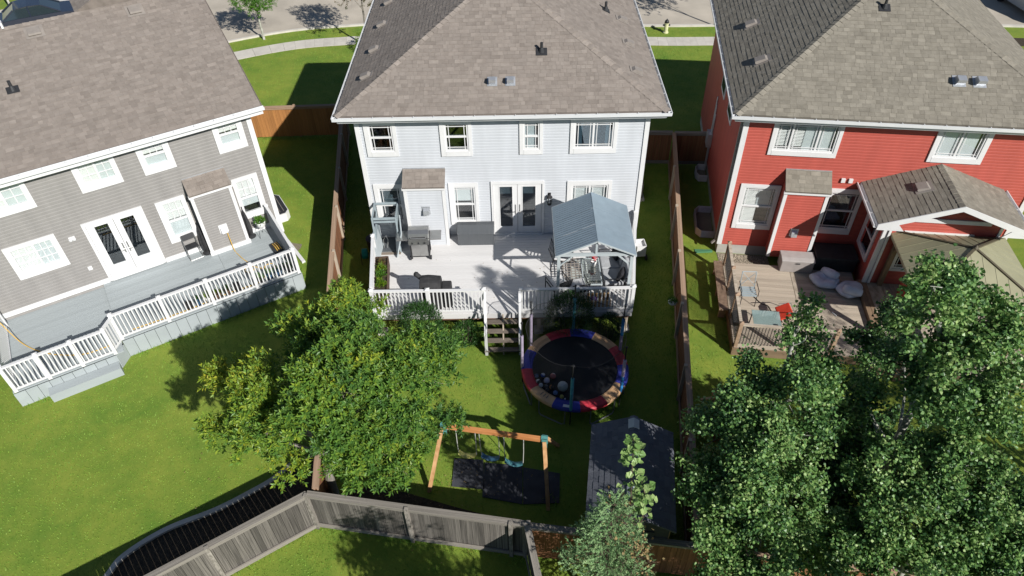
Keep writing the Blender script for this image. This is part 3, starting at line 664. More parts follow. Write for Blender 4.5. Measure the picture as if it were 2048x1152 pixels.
# ------------------------------------------------------------ red house
RO = (6.95,0.0); RR = rad(-7.5)
RH = thing('red_house', 'red sided two storey house with olive grey hip roof and white trim', 'house', (RO[0],RO[1],0), RR)
def red_house():
    h = RH; X1, Y1, Z1 = 9.0, 9.0, 5.42
    wins = [((.86,2.90,4.11,5.41),(1.02,2.74,4.32,5.2),'v',[1.46,2.24],dict(blind_or_reflection=[(0,.27,.12,1,'blind_white',1),(.28,.5,.12,1,'blind_white',1),(.47,.95,0,1,'blind_reflection_green',0)])),
            ((.31,1.57,1.18,2.97),(.50,1.43,1.41,2.81),'h',2.10,dict(blind_or_reflection=[(0,.5,0,1,'blind_white',1),(.45,.9,.5,1,'blind_gray',0)])),
            ((3.00,4.14,1.19,2.98),(3.14,4.03,1.42,2.80),'h',2.12,dict(blind_or_reflection=[(0,1,.5,1,'blind_gray',1)], pane='pane_dark')),
            ((5.55,7.10,4.15,5.41),(5.71,6.90,4.37,5.25),'v',6.29,dict(blind_or_reflection=[(0,.9,0,1,'blind_reflection_green',0)]))]
    holes = [hole(w[1], 0) for w in wins]
    w = MB(); lap_wall(w, (0,0), (X1,0), .42, Z1, holes, course=.105); lap_wall(w, (0,Y1), (0,0), .42, Z1, n=(-1,0), course=.105); lap_wall(w, (X1,0), (X1,Y1), .42, Z1, n=(1,0), course=.105)
    w.add([(0,Y1,.4),(X1,Y1,.4),(X1,Y1,Z1),(0,Y1,Z1)], [(1,0,3,2)]); w.build('wall', 'red_siding', h)
    MB().box(.015,X1-.015,.015,Y1-.015,-.05,.425).build('foundation', 'foundation', h)
    t = MB().box(-.04,.12,-.045,.02,.43,Z1); t.box(-.042,.02,.019,.12,.43,Z1); t.build('corner_trim', 'trim', h); MB().box(X1-.12,X1+.04,-.045,.02,.43,Z1).build('corner_trim', 'trim', h)
    for c, g, sp, at, kw in wins: window(h, *c, g, split=sp, at=at, **kw)
    for yy, z0, z1 in ((2.55,3.85,5.2),(4.6,3.7,5.2)):
        fr = MB().box(-.045,-.005,yy-.5,yy+.5,z0,z1); o = fr.build('side_window', 'trim', h); MB().box(-.052,-.046,yy-.4,yy+.4,z0+.12,z1-.12).build('pane', 'car_glass', o)
    d = MB().box(-.12,-.05,.03,.10,.5,5.45); d.beam((-.085,.06,.55),(-.22,.0,.42),.07,.05); d.build('downspout', 'vent_gray', h)
    e = MB()
    for k, yy in enumerate((5.05,5.2,5.3)): e.tube([(-.05,yy,.1),(-.05,yy,2.6+k*.3)], .03, 6)
    e.box(-.2,-.02,4.95,5.4,1.2,1.75); e.build('meter_conduit', 'galv', h)
    sf = MB().box(-.37,9.37,-.40,0,Z1-.02,Z1+.01); sf.box(-.37,0,.002,9.2,Z1-.02,Z1+.01); sf.build('soffit', 'trim', h)
    fa = MB().box(-.38,9.38,-.42,-.40,Z1,5.63); fa.box(-.40,-.38,-.42,9.3,Z1,5.63); fa.build('fascia', 'trim', h)
    roof, zr = hip_roof(h, -.42, 9.42, -.44, 9.44, 5.66, .53, 'olive', 300, local_cam(RO,RR), 21)
    gutter(h, (-.53,-.42), (9.5,-.42), (0,-1), 5.545); gutter(h, (-.40,-.53), (-.40,9.3), (-1,0), 5.545)
    zb = lambda y: 5.66+.53*(y+.44)
    for x in (5.92,6.48): box_vent(roof, (x,.85,zb(.85)), (1,0,0), (0,1,.53), 'galv', .24, .26, .26)
    pipe_vent(roof, (4.0,3.1,zb(3.1)), (1,0,0), (0,1,.53))
    for y in (2.1,4.85): box_vent(roof, (-.42+.95,y,5.66+.53*.95), (0,-1,0), (1,0,.53), 'vent_gray')
    shed_bump(h, 1.62, 2.90, .5, .42, 3.08, 3.59, 'red_siding', 'olive'); wall_vent(h, 2.23, 1.5, -.515)
    for x in (3.37,3.60): MB().box(x-.06,x+.06,-.07,-.014,3.24,3.38).build('wall_vent', 'trim', h)
    # garden room with its own gable roof
    a, b, yf = 4.50, 7.72, -1.55; zt = 3.12; rx = 6.05; rz_ = 4.07; ze = 3.27; e0, e1 = 3.95, 8.15; sl = (rz_-ze)/(rx-e0)
    topf = lambda s: ze+sl*(min(a+s-e0, e1-a-s))-.06
    g2 = (5.2,6.9,1.2,2.5); gs = (.45,1.15,1.15,2.45)
    s = MB(); lap_wall(s, (a,yf), (b,yf), .42, rz_, [hole(g2,a)], course=.105, top=topf); lap_wall(s, (a,0), (a,yf), .42, zt+.1, [(.40,1.20,1.10,2.50)], n=(-1,0), course=.105); lap_wall(s, (b,yf), (b,0), .42, zt+.1, n=(1,0), course=.105)
    s.box(a+.02,b-.02,yf+.02,0,-.02,.42); sr = s.build('garden_room', 'red_siding', h)
    q = MB()
    for x in (a,b): MB().box(x-.045,x+.09 if x == a else x+.045,yf-.045,yf+.03,.43,zt).build('corner_trim', 'trim', h)
    q.box(a+.35,b-.35,yf-.06,yf-.0,3.02,3.16); q.build('header_board', 'trim', h)
    ob = window(h, -.85, .25, 1.0, 2.62, (-.68,.08,1.15,2.45), split='h', at=1.75, bars=None, pane='pane_dark'); ob.location = (a,-.95,0); ob.rotation_euler = (0,0,rad(-90))
    window(h, 5.05, 7.05, 1.05, 2.65, g2, y=yf, split='v', at=6.05, bars='prairie', pane='pane_dark')
    r = MB(); y0 = -2.2
    r.add([(e0,y0,ze),(rx,y0,rz_),(rx,.0,rz_),(e0,.0,ze),(e1,y0,ze),(e1,.0,ze)], [(0,1,2,3),(1,4,5,2)])
    r.add([(e0,y0,ze-.06),(rx,y0,rz_-.06),(rx,.0,rz_-.06),(e0,.0,ze-.06),(e1,y0,ze-.06),(e1,.0,ze-.06)], [(3,2,1,0),(2,5,4,1)])
    r2 = r.build('garden_room_roof', 'roof_olive', h)
    etl = Vector((1,0,sl)).normalized(); etr = Vector((-1,0,sl)).normalized(); T = math.hypot(rx-e0, rz_-ze); W = -y0
    shingle_slopes(r2, [(Vector((e0,0,ze+.004)), (0,-1,0), etl, [(0,0),(W,0),(W,T),(0,T)]), (Vector((e1,y0,ze+.004)), (0,1,0), etr, [(0,0),(W,0),(W,T),(0,T)])], 'olive', 300, local_cam(RO,RR), 8)
    ridge_caps(r2, (rx,y0,rz_), (rx,-.02,rz_), (-1,0,-sl), (1,0,-sl), 'olive'); box_vent(r2, (5.35,-.95,ze+sl*(5.35-e0)), (0,-1,0), (1,0,sl), 'vent_gray', .34, .34, .12)
    f = MB()
    f.prism([(e0-.02,y0-.03,ze-.17),(rx,y0-.03,rz_-.15),(rx,y0-.03,rz_+.02),(e0-.02,y0-.03,ze+.02)], (0,.028,0)); f.prism([(rx,y0-.03,rz_-.15),(e1+.02,y0-.03,ze-.17),(e1+.02,y0-.03,ze+.02),(rx,y0-.03,rz_+.02)], (0,.028,0))
    f.prism([(e0-.02,y0-.028,ze-.17),(e0+.75,y0-.028,ze-.17),(e0+.55,y0-.028,ze+.05)], (0,.024,0)); f.prism([(e1+.02,y0-.028,ze-.17),(e1-.75,y0-.028,ze-.17),(e1-.55,y0-.028,ze+.05)], (0,.024,0))
    f.build('fascia', 'trim', h); gutter(h, (e0,y0), (e0,0), (-1,0), ze-.11); gutter(h, (e1,y0), (e1,0), (1,0), ze-.11)
    so_ = MB(); so_.prism([(e0,y0,ze-.09),(e0,yf,ze-.09),(a,yf,zt),(a,y0,zt)], (0,0,.01)); so_.build('soffit', 'trim', h)
    dn = MB().box(a+.10,a+.17,yf-.09,yf-.04,.5,3.1); dn.build('downspout', 'trim', h)
red_house()
# ------------------------------------------------------------ decks and railings
def railing(parent, p0, p1, z, h=.95, sp=.115, m='trim', ends=(1,1), mid=0, bal=.034, name='railing', post=.10, bm=None, pm=None, bottom=.09):
    p0, p1 = Vector((*p0,0)), Vector((*p1,0)); L = (p1-p0).length; d = (p1-p0)/L; ang = math.atan2(d.y,d.x)
    r = MB(); r.beam(p0+Vector((0,0,z+h-.025)), p1+Vector((0,0,z+h-.025)), .09, .05); r.beam(p0+Vector((0,0,z+bottom)), p1+Vector((0,0,z+bottom)), .05, .045)
    o = r.build(name, m, parent)
    bme = ubox(bm or m)
    n = int(L/sp)
    for i in range(1,n):
        q = p0+d*(L*i/n); inst('baluster', bme, o, (q.x-bal/2*math.cos(ang)+bal/2*math.sin(ang), q.y-bal/2*math.sin(ang)-bal/2*math.cos(ang), z+bottom+.024), (0,0,ang), (bal,bal,h-bottom-.075))
    pts = ([0] if ends[0] else [])+[L*(k+1)/(mid+1) for k in range(mid)]+([L] if ends[1] else [])
    pme = MB().box(-post/2,post/2,-post/2,post/2,0,h+.04).add([(-.07,-.07,h+.04),(.07,-.07,h+.04),(.07,.07,h+.04),(-.07,.07,h+.04),(0,0,h+.09)], [(0,1,4),(1,2,4),(2,3,4),(3,0,4),(3,2,1,0)]).mesh('post', pm or m)
    for s in pts: q = p0+d*s; inst('post', pme, o, (q.x,q.y,z), (0,0,ang))
    return o
def planks(parent, y0, y1, xl, xr, z, m, w=.135, gap=.007, th=.03, name='deck_board'):
    y = y0; me = ubox(m)
    while y < y1-.02:
        ww = min(w, y1-y); a, b = xl(y+ww/2), xr(y+ww/2); inst(name, me, parent, (a,y,z-th), (0,0,0), (b-a,ww-gap,th)); y += w
# white deck: its sides taper like the pie shaped lot
WD = thing('white_deck', 'white painted deck behind the white house with railing and open front stairs', 'deck')
def white_deck():
    d = WD; yf = -3.86; xl = lambda y: -4.86+(-4.44+4.86)*(y/yf); xr = lambda y: 3.98+(3.44-3.98)*(y/yf); z = 1.0
    planks(d, yf, -.03, xl, xr, z, 'deck_white')
    f = MB(); f.beam((-4.43,yf+.02,z-.12),(3.43,yf+.02,z-.12),.035,.18); f.build('fascia', 'deck_white', d)
    for a, b in (((-4.44,yf+.05),(-4.84,-.05)),((3.42,yf+.05),(3.95,-.05))): MB().beam((*a,z-.12),(*b,z-.12),.035,.18).build('fascia', 'deck_white', d)
    MB().beam((-4.38,yf+.12,z-.24),(3.36,yf+.12,z-.24),.08,.2).build('rim_joist', 'joist_wood', d)
    MB().beam((-4.38,yf+1.6,z-.24),(3.6,yf+1.6,z-.24),.08,.2).build('rim_joist', 'joist_wood', d)
    for x, y in ((-4.3,yf+.2),(-1.7,yf+.2),(.6,yf+.2),(3.3,yf+.2)):
        MB().box(x-.06,x+.06,y-.06,y+.06,.06,z-.3).build('support_post', 'post_light', d); MB().box(x-.14,x+.14,y-.14,y+.14,0,.1).build('footing', 'concrete', d)
    railing(d, (-4.40,yf+.07), (-1.05,yf+.05), z, mid=1); railing(d, (.06,yf+.05), (3.40,yf+.07), z, mid=1)
    railing(d, (-4.42,yf+.25), (-4.70,-1.2), z, ends=(0,1)); railing(d, (3.42,yf+.25), (3.92,-.15), z, ends=(0,1), mid=1)
    # stairs
    s = MB(); n = 4; run = .20; x0, x1 = -1.05, .06
    for x in (x0+.03, (x0+x1)/2, x1-.03): s.prism([(x-.02,yf,z-.04),(x-.02,yf,z-.34),(x-.02,yf-n*run+.05,0),(x-.02,yf-n*run,0.0),(x-.02,yf-n*run,.12)], (.04,0,0))
    st = s.build('stair_stringers', 'post_light', d)
    for i in range(n):
        MB().box(x0-.02,x1+.02,yf-.01-(i+1)*run-.02,yf-.01-i*run-.055,z-.2*(i+1)-.04,z-.2*(i+1)).build('stair_tread', 'stair_wood', d)
    for x in (x0+.04,x1-.04):
        r = MB(); r.box(x-.045,x+.045,yf-n*run-.02,yf-n*run+.07,0,.95); r.beam((x,yf+.02,z+.9),(x,yf-n*run+.02,.92),.07,.05); r.beam((x,yf+.02,z+.1),(x,yf-n*run+.02,.2),.05,.04); o = r.build('stair_rail', 'trim', d)
        for k in range(1,5):
            y = yf-n*run*k/5; zz = z-(z-.06)*k/5; MB().box(x-.014,x+.014,y-.014,y+.014,zz+.1,zz+.88).build('baluster', 'trim', o)
white_deck()
GDK = thing('gray_deck', 'long grey painted deck behind the grey house with white railing', 'deck', (GO[0],GO[1],0), GR)
def gray_deck():
    d = GDK; z = .70
    me = ubox('deck_gray'); z2 = .58
    y = -3.02
    while y < -.04:       # upper level, boards along the wall in two runs
        for a, b in ((-5.98,-2.4),(-2.394,-.30)): inst('deck_board', me, d, (a,y,z-.03), (0,0,0), (b-a,.133,.03))
        y += .139
    y = -3.38
    while y < -.04:       # lower level at the left end
        inst('deck_board', me, d, (-9.0,y,z2-.03), (0,0,0), (3.0,.133,.03)); y += .139
    inst('deck_board', me, d, (-6.0,-3.02,z2-.02), (0,0,0), (.02,2.98,z-z2+.02))
    sk = ubox('deck_gray')
    def skirt(p, q, zt):
        p, q = Vector((*p,0)), Vector((*q,0)); L = (q-p).length; dd = (q-p)/L; a = math.atan2(dd.y,dd.x); n = int(L/.3)
        for i in range(n): inst('skirt_panel', sk, d, p+dd*(L*i/n), (0,0,a), (L/n-.01,.025,zt))
    skirt((-5.95,-3.06), (-.30,-3.06), z-.04); skirt((-.28,-3.04), (-.28,-.05), z-.04); skirt((-6.22,-3.40), (-5.95,-3.06), z2-.04); skirt((-9.0,-3.42), (-6.22,-3.42), z2-.04)
    MB().box(-8.2,-6.25,-3.75,-3.45,0,.28).build('step', 'deck_gray', d); MB().box(-8.2,-6.25,-3.76,-3.44,.28,.31).build('step_tread', 'deck_gray', d)
    railing(d, (-5.92,-2.98), (-.36,-2.98), z, h=1.0, mid=3); railing(d, (-6.22,-3.36), (-5.92,-2.98), z2+.05, h=1.0, ends=(0,0)); railing(d, (-8.9,-3.36), (-6.22,-3.36), z2, h=1.0, mid=2)
    railing(d, (-.34,-2.85), (-.34,-.2), z, h=1.0, ends=(0,1), mid=0); railing(d, (-8.92,-3.2), (-8.92,-.3), z2, h=1.0, ends=(0,1))
gray_deck()
RDK = thing('red_house_deck', 'weathered tan board deck behind the red house with wood posts', 'deck', (RO[0],RO[1],0), RR)
def red_deck():
    d = RDK; z = .32; me = ubox('deck_tan'); y = -4.78
    while y < -.95:
        for a, b in ((.12,2.28),(2.44,4.3)): inst('deck_board', me, d, (a,y,z-.03), (0,0,0), (b-a,.134,.03))
        y += .14
    inst('deck_board', me, d, (2.295,-4.78,z-.03), (0,0,0), (.135,3.83,.03))
    inst('deck_board', ubox('deck_edge'), d, (4.32,-4.78,z-.1), (0,0,0), (.14,3.3,.26)); inst('deck_board', ubox('deck_edge'), d, (4.47,-4.78,z-.1), (0,0,0), (.12,3.3,.262))
    x = 4.6
    while x < 8.3: inst('deck_board', me, d, (x,-5.3,z+.13), (0,0,0), (.134,3.72,.03)); x += .14
    MB().box(.10,4.3,-4.82,-4.785,-.0,z-.02).build('fascia', 'deck_edge', d); MB().box(.075,.11,-4.82,-.97,0,z-.02).build('fascia', 'deck_edge', d); MB().box(4.62,8.3,-5.35,-5.31,0,z+.1).build('fascia', 'deck_edge', d)
    railing(d, (.16,-4.74), (.16,-1.02), z, h=.95, sp=.09, m='deck_tan', mid=2, bal=.016, bm='black_metal', pm='rail_brown')
    railing(d, (.16,-4.74), (2.9,-4.74), z, h=.95, sp=.09, m='deck_tan', ends=(0,1), mid=1, bal=.016, bm='black_metal', pm='rail_brown')
    railing(d, (4.65,-5.26), (6.1,-5.26), z+.13, h=.95, sp=.09, m='deck_tan', ends=(1,1), bal=.016, bm='black_metal', pm='rail_brown')
    g = MB()       # black diamond mesh on the side railing
    for k in range(34):
        y = -4.7+k*.105
        for s in (1,-1): g.beam((.13,y,z+.12),(.13,min(-1.05,max(-4.72,y+s*.8)),z+.9),.006,.006)
    g.build('diamond_mesh', 'black_metal', d)
    st = MB().box(4.0,4.6,-5.15,-4.82,0,.18); st.build('step', 'deck_edge', d)
red_deck()
b = thing('plank_bench', 'long brown plank bench outside the railing of the red house deck', 'bench', (RO[0],RO[1],0), RR)
MB().box(-.22,.06,-3.35,-1.0,.42,.47).build('seat', 'rail_brown', b)
for y in (-3.2,-2.2,-1.15): MB().box(-.18,.02,y-.04,y+.04,0,.42).build('leg', 'rail_brown', b)

# ------------------------------------------------------------ fences
def fence(name, label, p0, p1, m, rm, side=1, h=1.5, bw=.14, gap=.007, cap=True, posts=2.44, pm=None, first=0, group=None):
    p0, p1 = Vector((*p0,0)), Vector((*p1,0)); L = (p1-p0).length; d = (p1-p0)/L; a = math.atan2(d.y,d.x)
    t = thing(name, label, 'fence', p0, a, group); me = ubox(m); n = int(L/bw)
    for i in range(n): inst('board', me, t, (i*L/n,-.009+random.uniform(-.003,.003),.06+random.uniform(-.008,.008)), (0,0,0), (L/n-gap,.018,h-.1))
    rme = ubox(rm)
    inst('rail', rme, t, (0,-.045*side-.019,h-.13), (0,0,0), (L,.038,.085)); inst('rail', rme, t, (0,-.045*side-.019,.05), (0,0,0), (L,.038,.13))
    inst('rail', rme, t, (0,.011 if side > 0 else -.049,h-.13), (0,0,0), (L,.038,.085))
    if cap: inst('cap_rail', rme, t, (0,-.075,h-.04), (0,0,0), (L,.15,.038))
    s = first
    while s <= L+.05: inst('post', ubox(pm or rm), t, (min(s,L)-.045,-.045-.058*side,0), (0,0,0), (.09,.09,h+.03)); s += posts
    return t
fence('back_fence', 'weathered grey board fence slanting along the planting bed, lower left', FL1, FL0, 'fence_gray', 'rail_gray', 1, first=.6)
fence('back_fence', 'weathered grey board fence behind the swing set', FL0, (.07,-11.08), 'fence_gray', 'rail_gray', 1)
fence('back_fence', 'short grey fence running towards the viewer below the swing set', (.10,-11.1), (.68,-14.3), 'fence_gray', 'rail_gray', 1)
fence('back_fence', 'dark brown board fence behind the shed and spruce', (.12,-11.12), (4.0,-11.68), 'fence_brown', 'rail_gray', -1)
fence('back_fence', 'brown board fence under the poplar trees at lower right', (4.0,-11.72), (14,-13.2), 'fence_brown', 'rail_brown', -1)
fence('side_fence', 'red brown fence between the grey house lawn and the white house', (-7.38,8.3), (-4.9,-10.1), 'fence_brown', 'rail_brown', -1, pm='post_light')
fence('side_fence', 'brown fence between the white house yard and the red house deck', (6.24,5.6), (3.88,-11.5), 'fence_brown', 'rail_brown', 1, pm='post_light', first=2.44)
fence('side_fence', 'orange cedar fence joining grey house to white house side', (-11.4,8.2), (-7.42,8.32), 'fence_cedar', 'rail_brown', -1, posts=1.95)
fence('side_fence', 'dark fence panel closing the gap right of the white house', (4.05,5.76), (6.2,5.66), 'fence_brown', 'rail_gray', 1)
fence('side_fence', 'dark fence panel joining the lot fence to the red house', (6.3,5.62), (7.68,5.55), 'fence_brown', 'rail_gray', 1)
w = thing('trellis_gate', 'small orange timber gate frame half hidden by the poplar leaves', 'gate', (5.1,-7.5,0), rad(-80))
for x in (0,1.3): MB().box(x-.045,x+.045,-.045,.045,0,1.45).build('post', 'cedar_leg', w)
MB().box(-.1,1.4,-.06,.06,1.455,1.5).build('top_rail', 'cedar_beam', w); MB().box(.0,.06,-.4,-.06,1.42,1.46).build('cross_rail', 'cedar_leg', w)
me = ubox('fence_cedar')
for i in range(9): inst('board', me, w, (.05+i*.135,-.01,.1), (0,0,0), (.125,.02,1.3))
# ------------------------------------------------------------ things on the white deck
def gazebo():
    g = thing('deck_gazebo', 'blue grey metal gable gazebo standing on the white deck', 'gazebo'); z = 1.0
    x0, x1, y0, y1 = 1.07, 3.38, -3.68, -1.32; ze, zr = 3.08, 3.62; xm = 2.24
    for x in (x0+.1,x1-.1):
        for y in (y0+.14,y1-.12): MB().box(x-.045,x+.045,y-.045,y+.045,z,ze-.02).build('post', 'post_gray', g)
    for y in (y0+.14,y1-.12): MB().box(x0+.06,x1-.06,y-.04,y+.04,ze-.1,ze-.02).build('beam', 'post_gray', g)
    for x in (x0+.1,x1-.1): MB().box(x-.035,x+.035,y0+.19,y1-.17,ze-.1,ze-.02).build('beam', 'post_gray', g)
    for x, s in ((x0+.1,1),(x1-.1,-1)):
        for y in (y0+.14,y1-.12): MB().beam((x,y,ze-.5),(x+s*.4,y,ze-.1),.04,.04).build('brace', 'post_gray', g)
    for y in (y0+.14,y1-.12): MB().box(xm-.03,xm+.03,y-.03,y+.03,ze-.02,zr-.05).build('king_post', 'post_gray', g)
    # corrugated left slope: ribs run down the slope; right slope flat sheets
    sl = Vector((xm-x0,0,zr-ze)); n = 30; L = y1-y0
    for k in range(3):
        m = MB(); a0 = k*L/3+.004; a1 = (k+1)*L/3-.004; cnt = 8
        for i in range(cnt):
            ya = y0+a0+(a1-a0)*i/cnt; yb = y0+a0+(a1-a0)*(i+1)/cnt; yc = ya*.55+yb*.45
            dz = .02
            m.add([(x0,ya,ze),(x0,yc,ze+dz),(x0,yb,ze),(xm,ya,zr),(xm,yc,zr+dz),(xm,yb,zr)], [(0,1,4,3),(1,2,5,4)])
        m.build('roof_sheet', 'gazebo_ridge', g)
    for k in range(3):
        m = MB(); a0 = y0+k*L/3+.003; a1 = y0+(k+1)*L/3-.003
        m.prism([(xm,a0,zr+.004*k),(x1,a0,ze+.004*k),(x1,a1,ze+.004*k),(xm,a1,zr+.004*k)], (0,0,.012)); m.build('roof_sheet', 'gazebo_gray', g)
    for xa, xb, za, zb in ((x0,xm,ze,zr),(xm,x1,zr,ze)): 
        for y in (y0+.012,y1-.012): MB().beam((xa,y,za-.025),(xb,y,zb-.025),.03,.05).build('fascia', 'post_gray', g)
    for x in (x0,x1): MB().beam((x,y0,ze-.03),(x,y1,ze-.03),.03,.06).build('fascia', 'post_gray', g)
gazebo()
def steel_grill():
    g = thing('barbecue_grill', 'steel barbecue grill with open side shelves in front of the chase', 'grill', (-3.22,-1.08,1.0), rad(2))
    MB().box(-.31,.31,-.24,.24,.14,.16).build('base_shelf', 'black_metal', g)
    for x in (-.29,.29):
        for y in (-.22,.22): MB().box(x-.025,x+.025,y-.025,y+.025,.06,.72).build('leg', 'black_metal', g)
    MB().box(-.265,-.003,-.23,-.20,.17,.70).build('cabinet_door', 'steel', g); MB().box(.003,.265,-.23,-.20,.17,.70).build('cabinet_door', 'steel', g)
    MB().box(-.34,.34,-.26,.25,.72,.86).build('firebox', 'black_metal', g)
    c = MB().prism([(-.33,-.33,.72),(-.33,-.27,.72),(-.33,-.25,.87),(-.33,-.30,.87)], (.66,0,0)); cp = c.build('control_panel', 'steel', g)
    for x in (-.2,0,.2): k = MB().lathe([(.032,0),(.032,.03),(.02,.035)], (0,0,0), 10).build('knob', 'black_plastic', cp, (x,-.325,.80)); k.rotation_euler = (rad(75),0,0)
    l = MB(); P = [(.26,.86),(.26,1.0),(.2,1.1),(.08,1.15),(-.06,1.13),(-.18,1.05),(-.25,.93),(-.26,.86)]
    l.prism([(-.33,y,zz) for y,zz in P], (.66,0,0)); lid = l.build('lid', 'steel', g, bevel=.012)
    h = MB().tube([(-.24,-.27,.98),(-.24,-.32,.98),(.24,-.32,.98),(.24,-.27,.98)], .014, 6); h.build('handle', 'steel', lid)
    MB().box(-.27,.27,-.262,-.258,.90,.98).build('window', 'black_metal', lid); 
    MB().box(-.72,-.35,-.23,.23,.83,.87).build('side_shelf', 'steel', g); MB().box(.35,.72,-.23,.23,.83,.87).build('side_shelf', 'steel', g)
    for x in (-.31,.31):
        w = MB().lathe([(.075,-.02),(.075,.02)], (0,0,0), 12).build('wheel', 'black_plastic', g, (x*1.08,-.2,.075)); w.rotation_euler = (0,rad(90),0)
steel_grill()
def smoker():
    g = thing('covered_grill', 'black fabric covered grill with side shelf behind the front railing', 'grill', (-2.62,-3.38,1.0), 0)
    m = MB(); n = 9; P = []
    prof = [(-.26,0),(-.28,.6),(-.265,.88),(-.18,1.02),(0,1.07),(.17,1.02),(.255,.88),(.28,.6),(.27,0)]
    xs = [-.36,-.345,-.1,.1,.27,.28]; sc = [.94,1,1.02,1,.98,.94]
    for x, s in zip(xs,sc): P.append([(x,y*s,zz*s) for y,zz in prof])
    for i in range(len(P)-1):
        for j in range(n-1): m.add([P[i][j],P[i+1][j],P[i+1][j+1],P[i][j+1]], [(0,1,2,3)])
    m.add(P[0], [tuple(range(n))]); m.add(P[-1], [tuple(range(n))[::-1]])
    m.build('cover', 'cover_fabric', g, smooth=False, bevel=.03)
    MB().prism([(.28,-.2,0),(.28,-.2,.78),(.28,.2,.78),(.28,.2,0)], (.30,0,0)).build('shelf_cover', 'cover_fabric', g, bevel=.04)
    k = MB().lathe([(.05,-.18),(.07,-.1),(.075,.05),(.085,.1),(.06,.15),(.0,.16)], (0,0,0), 12); o = k.build('chimney_cover', 'cover_fabric', g, (-.40,.12,1.04), smooth=True); o.rotation_euler = (0,rad(-40),0)
smoker()
d = thing('deck_box', 'dark grey resin deck box with sloping lid beside the french door', 'box', (-1.42,-.37,1.0))
MB().prism([(-.6,-.22,0),(-.6,.28,0),(-.6,.28,.52),(-.6,-.22,.46)], (1.2,0,0)).build('body', 'box_gray', d)
MB().prism([(-.62,-.25,.46),(-.62,.31,.525),(-.62,.31,.60),(-.62,.08,.64),(-.62,-.25,.51)], (1.24,0,0)).build('lid', 'box_gray', d, bevel=.012)
def play_kitchen():
    g = thing('gray_frame_cabinet', 'open grey framed cabinet with leaning panels against the left window', 'cabinet', (-4.30,-.5,1.0), rad(2))
    for x in (-.40,.36):
        for y in (-.42,.40): MB().box(x-.025,x+.025,y-.025,y+.025,0,1.48).build('post', 'gray_paint', g)
    for y in (-.42,.40): MB().box(-.37,.33,y-.022,y+.022,1.40,1.47).build('top_rail', 'gray_paint', g)
    for x in (-.40,.36): MB().box(x-.022,x+.022,-.39,.37,1.40,1.47).build('top_rail', 'gray_paint', g)
    MB().box(-.37,.33,-.44,-.41,1.28,1.34).build('cross_rail', 'gray_paint', g)
    MB().prism([(-.39,-.40,.02),(-.39,.38,.02),(-.39,.38,1.2),(-.39,-.40,.75)], (.02,0,0)).build('side_panel', 'gray_paint', g)
    MB().prism([(.35,-.40,.02),(.35,.38,.02),(.35,.38,1.36),(.35,-.40,1.36)], (-.02,0,0)).build('side_panel', 'gray_paint', g)
    p = MB().box(-.02,.02,-.5,.5,0,1.0).build('leaning_panel', 'post_gray', g, (.21,-.25,.06)); p.rotation_euler = (0,rad(14),rad(8))
    p = MB().box(-.02,.02,-.45,.45,0,.85).build('leaning_panel', 'post_gray', g, (-.30,-.45,.03)); p.rotation_euler = (0,rad(-10),rad(-4))
    MB().box(-.36,.32,-.38,.38,.01,.03).build('floor', 'box_gray', g); MB().box(-.36,.36,-.52,-.44,.0,.05).build('sill', 'stair_wood', g)
    MB().prism([(-.08,.36,.75),(.14,.36,.75),(.03,.36,.42)], (0,.02,0)).build('pennant', 'trim', g)
    MB().tube([(-.2,-.2,.05),(-.22,-.1,.3),(-.12,-.05,.45),(-.05,-.15,.35),(-.08,-.3,.12)], .012, 6).build('hose', 'steel', g)
play_kitchen()
def planter(x, y0, y1, w, label, n=2):
    g = thing('planter_box', label, 'planter', (x,(y0+y1)/2,1.0), rad(6)); L = (y1-y0)/2
    for sx in (-1,1): MB().box(sx*w/2-.015,sx*w/2+.015,-L,L,.02,.42).build('side_board', 'planter_wood', g)
    for sy in (-1,1): MB().box(-w/2+.016,w/2-.016,sy*L-.015,sy*L+.015,.02,.42).build('end_board', 'planter_wood', g)
    MB().box(-w/2+.02,w/2-.02,-L+.02,L-.02,.1,.36).build('soil', 'soil', g); MB().box(-w/2,w/2,-.015,.015,.1,.40).build('divider', 'planter_wood', g)
    return g
PL = planter(-4.33, -3.45, -1.6, .40, 'long dark wood planter box along the left deck railing')
def chair(name, label, loc, rz, seatm='sling_light', group=None, arm=True):
    c = thing(name, label, 'chair', loc, rz, group); m = 'black_metal'
    for x in (-.29,.29):
        MB().tube([(x,-.30,0),(x,-.30,.42),(x,-.30,.60),(x,.20,.62)], .015, 6).build('arm_frame', m, c)
        MB().tube([(x,.34,0),(x*.95,.26,.42),(x*.9,.42,.88)], .015, 6).build('back_leg', m, c)
    MB().box(-.28,.28,-.29,.27,.40,.425).build('seat_frame', m, c)
    MB().box(-.26,.26,-.28,.24,.43,.50).build('seat', seatm, c, bevel=.02)
    bk = MB()
    for k in range(5): zz = .5+.08*k; yy = .27+.16*(zz-.42)/.46; bk.box(-.26,.26,yy-.008,yy+.008,zz,zz+.028)
    for k in range(5): 
        zz = .5+.08*k; yy = .27+.16*(zz-.42)/.46; MB().box(-.26,.26,yy-.008,yy+.008,zz,zz+.03).build('back_slat', m, c)
    return c
chair('patio_chair', 'black metal patio chair at the back of the gazebo by the door', (1.42,-1.72,1.0), rad(78))
chair('patio_chair', 'black metal patio chair with pale seat by the gazebo front post, nearest the stairs', (1.22,-3.05,1.0), rad(205))
chair('patio_chair', 'black metal patio chair with slatted back beside the glass table front', (1.80,-3.18,1.0), rad(192))
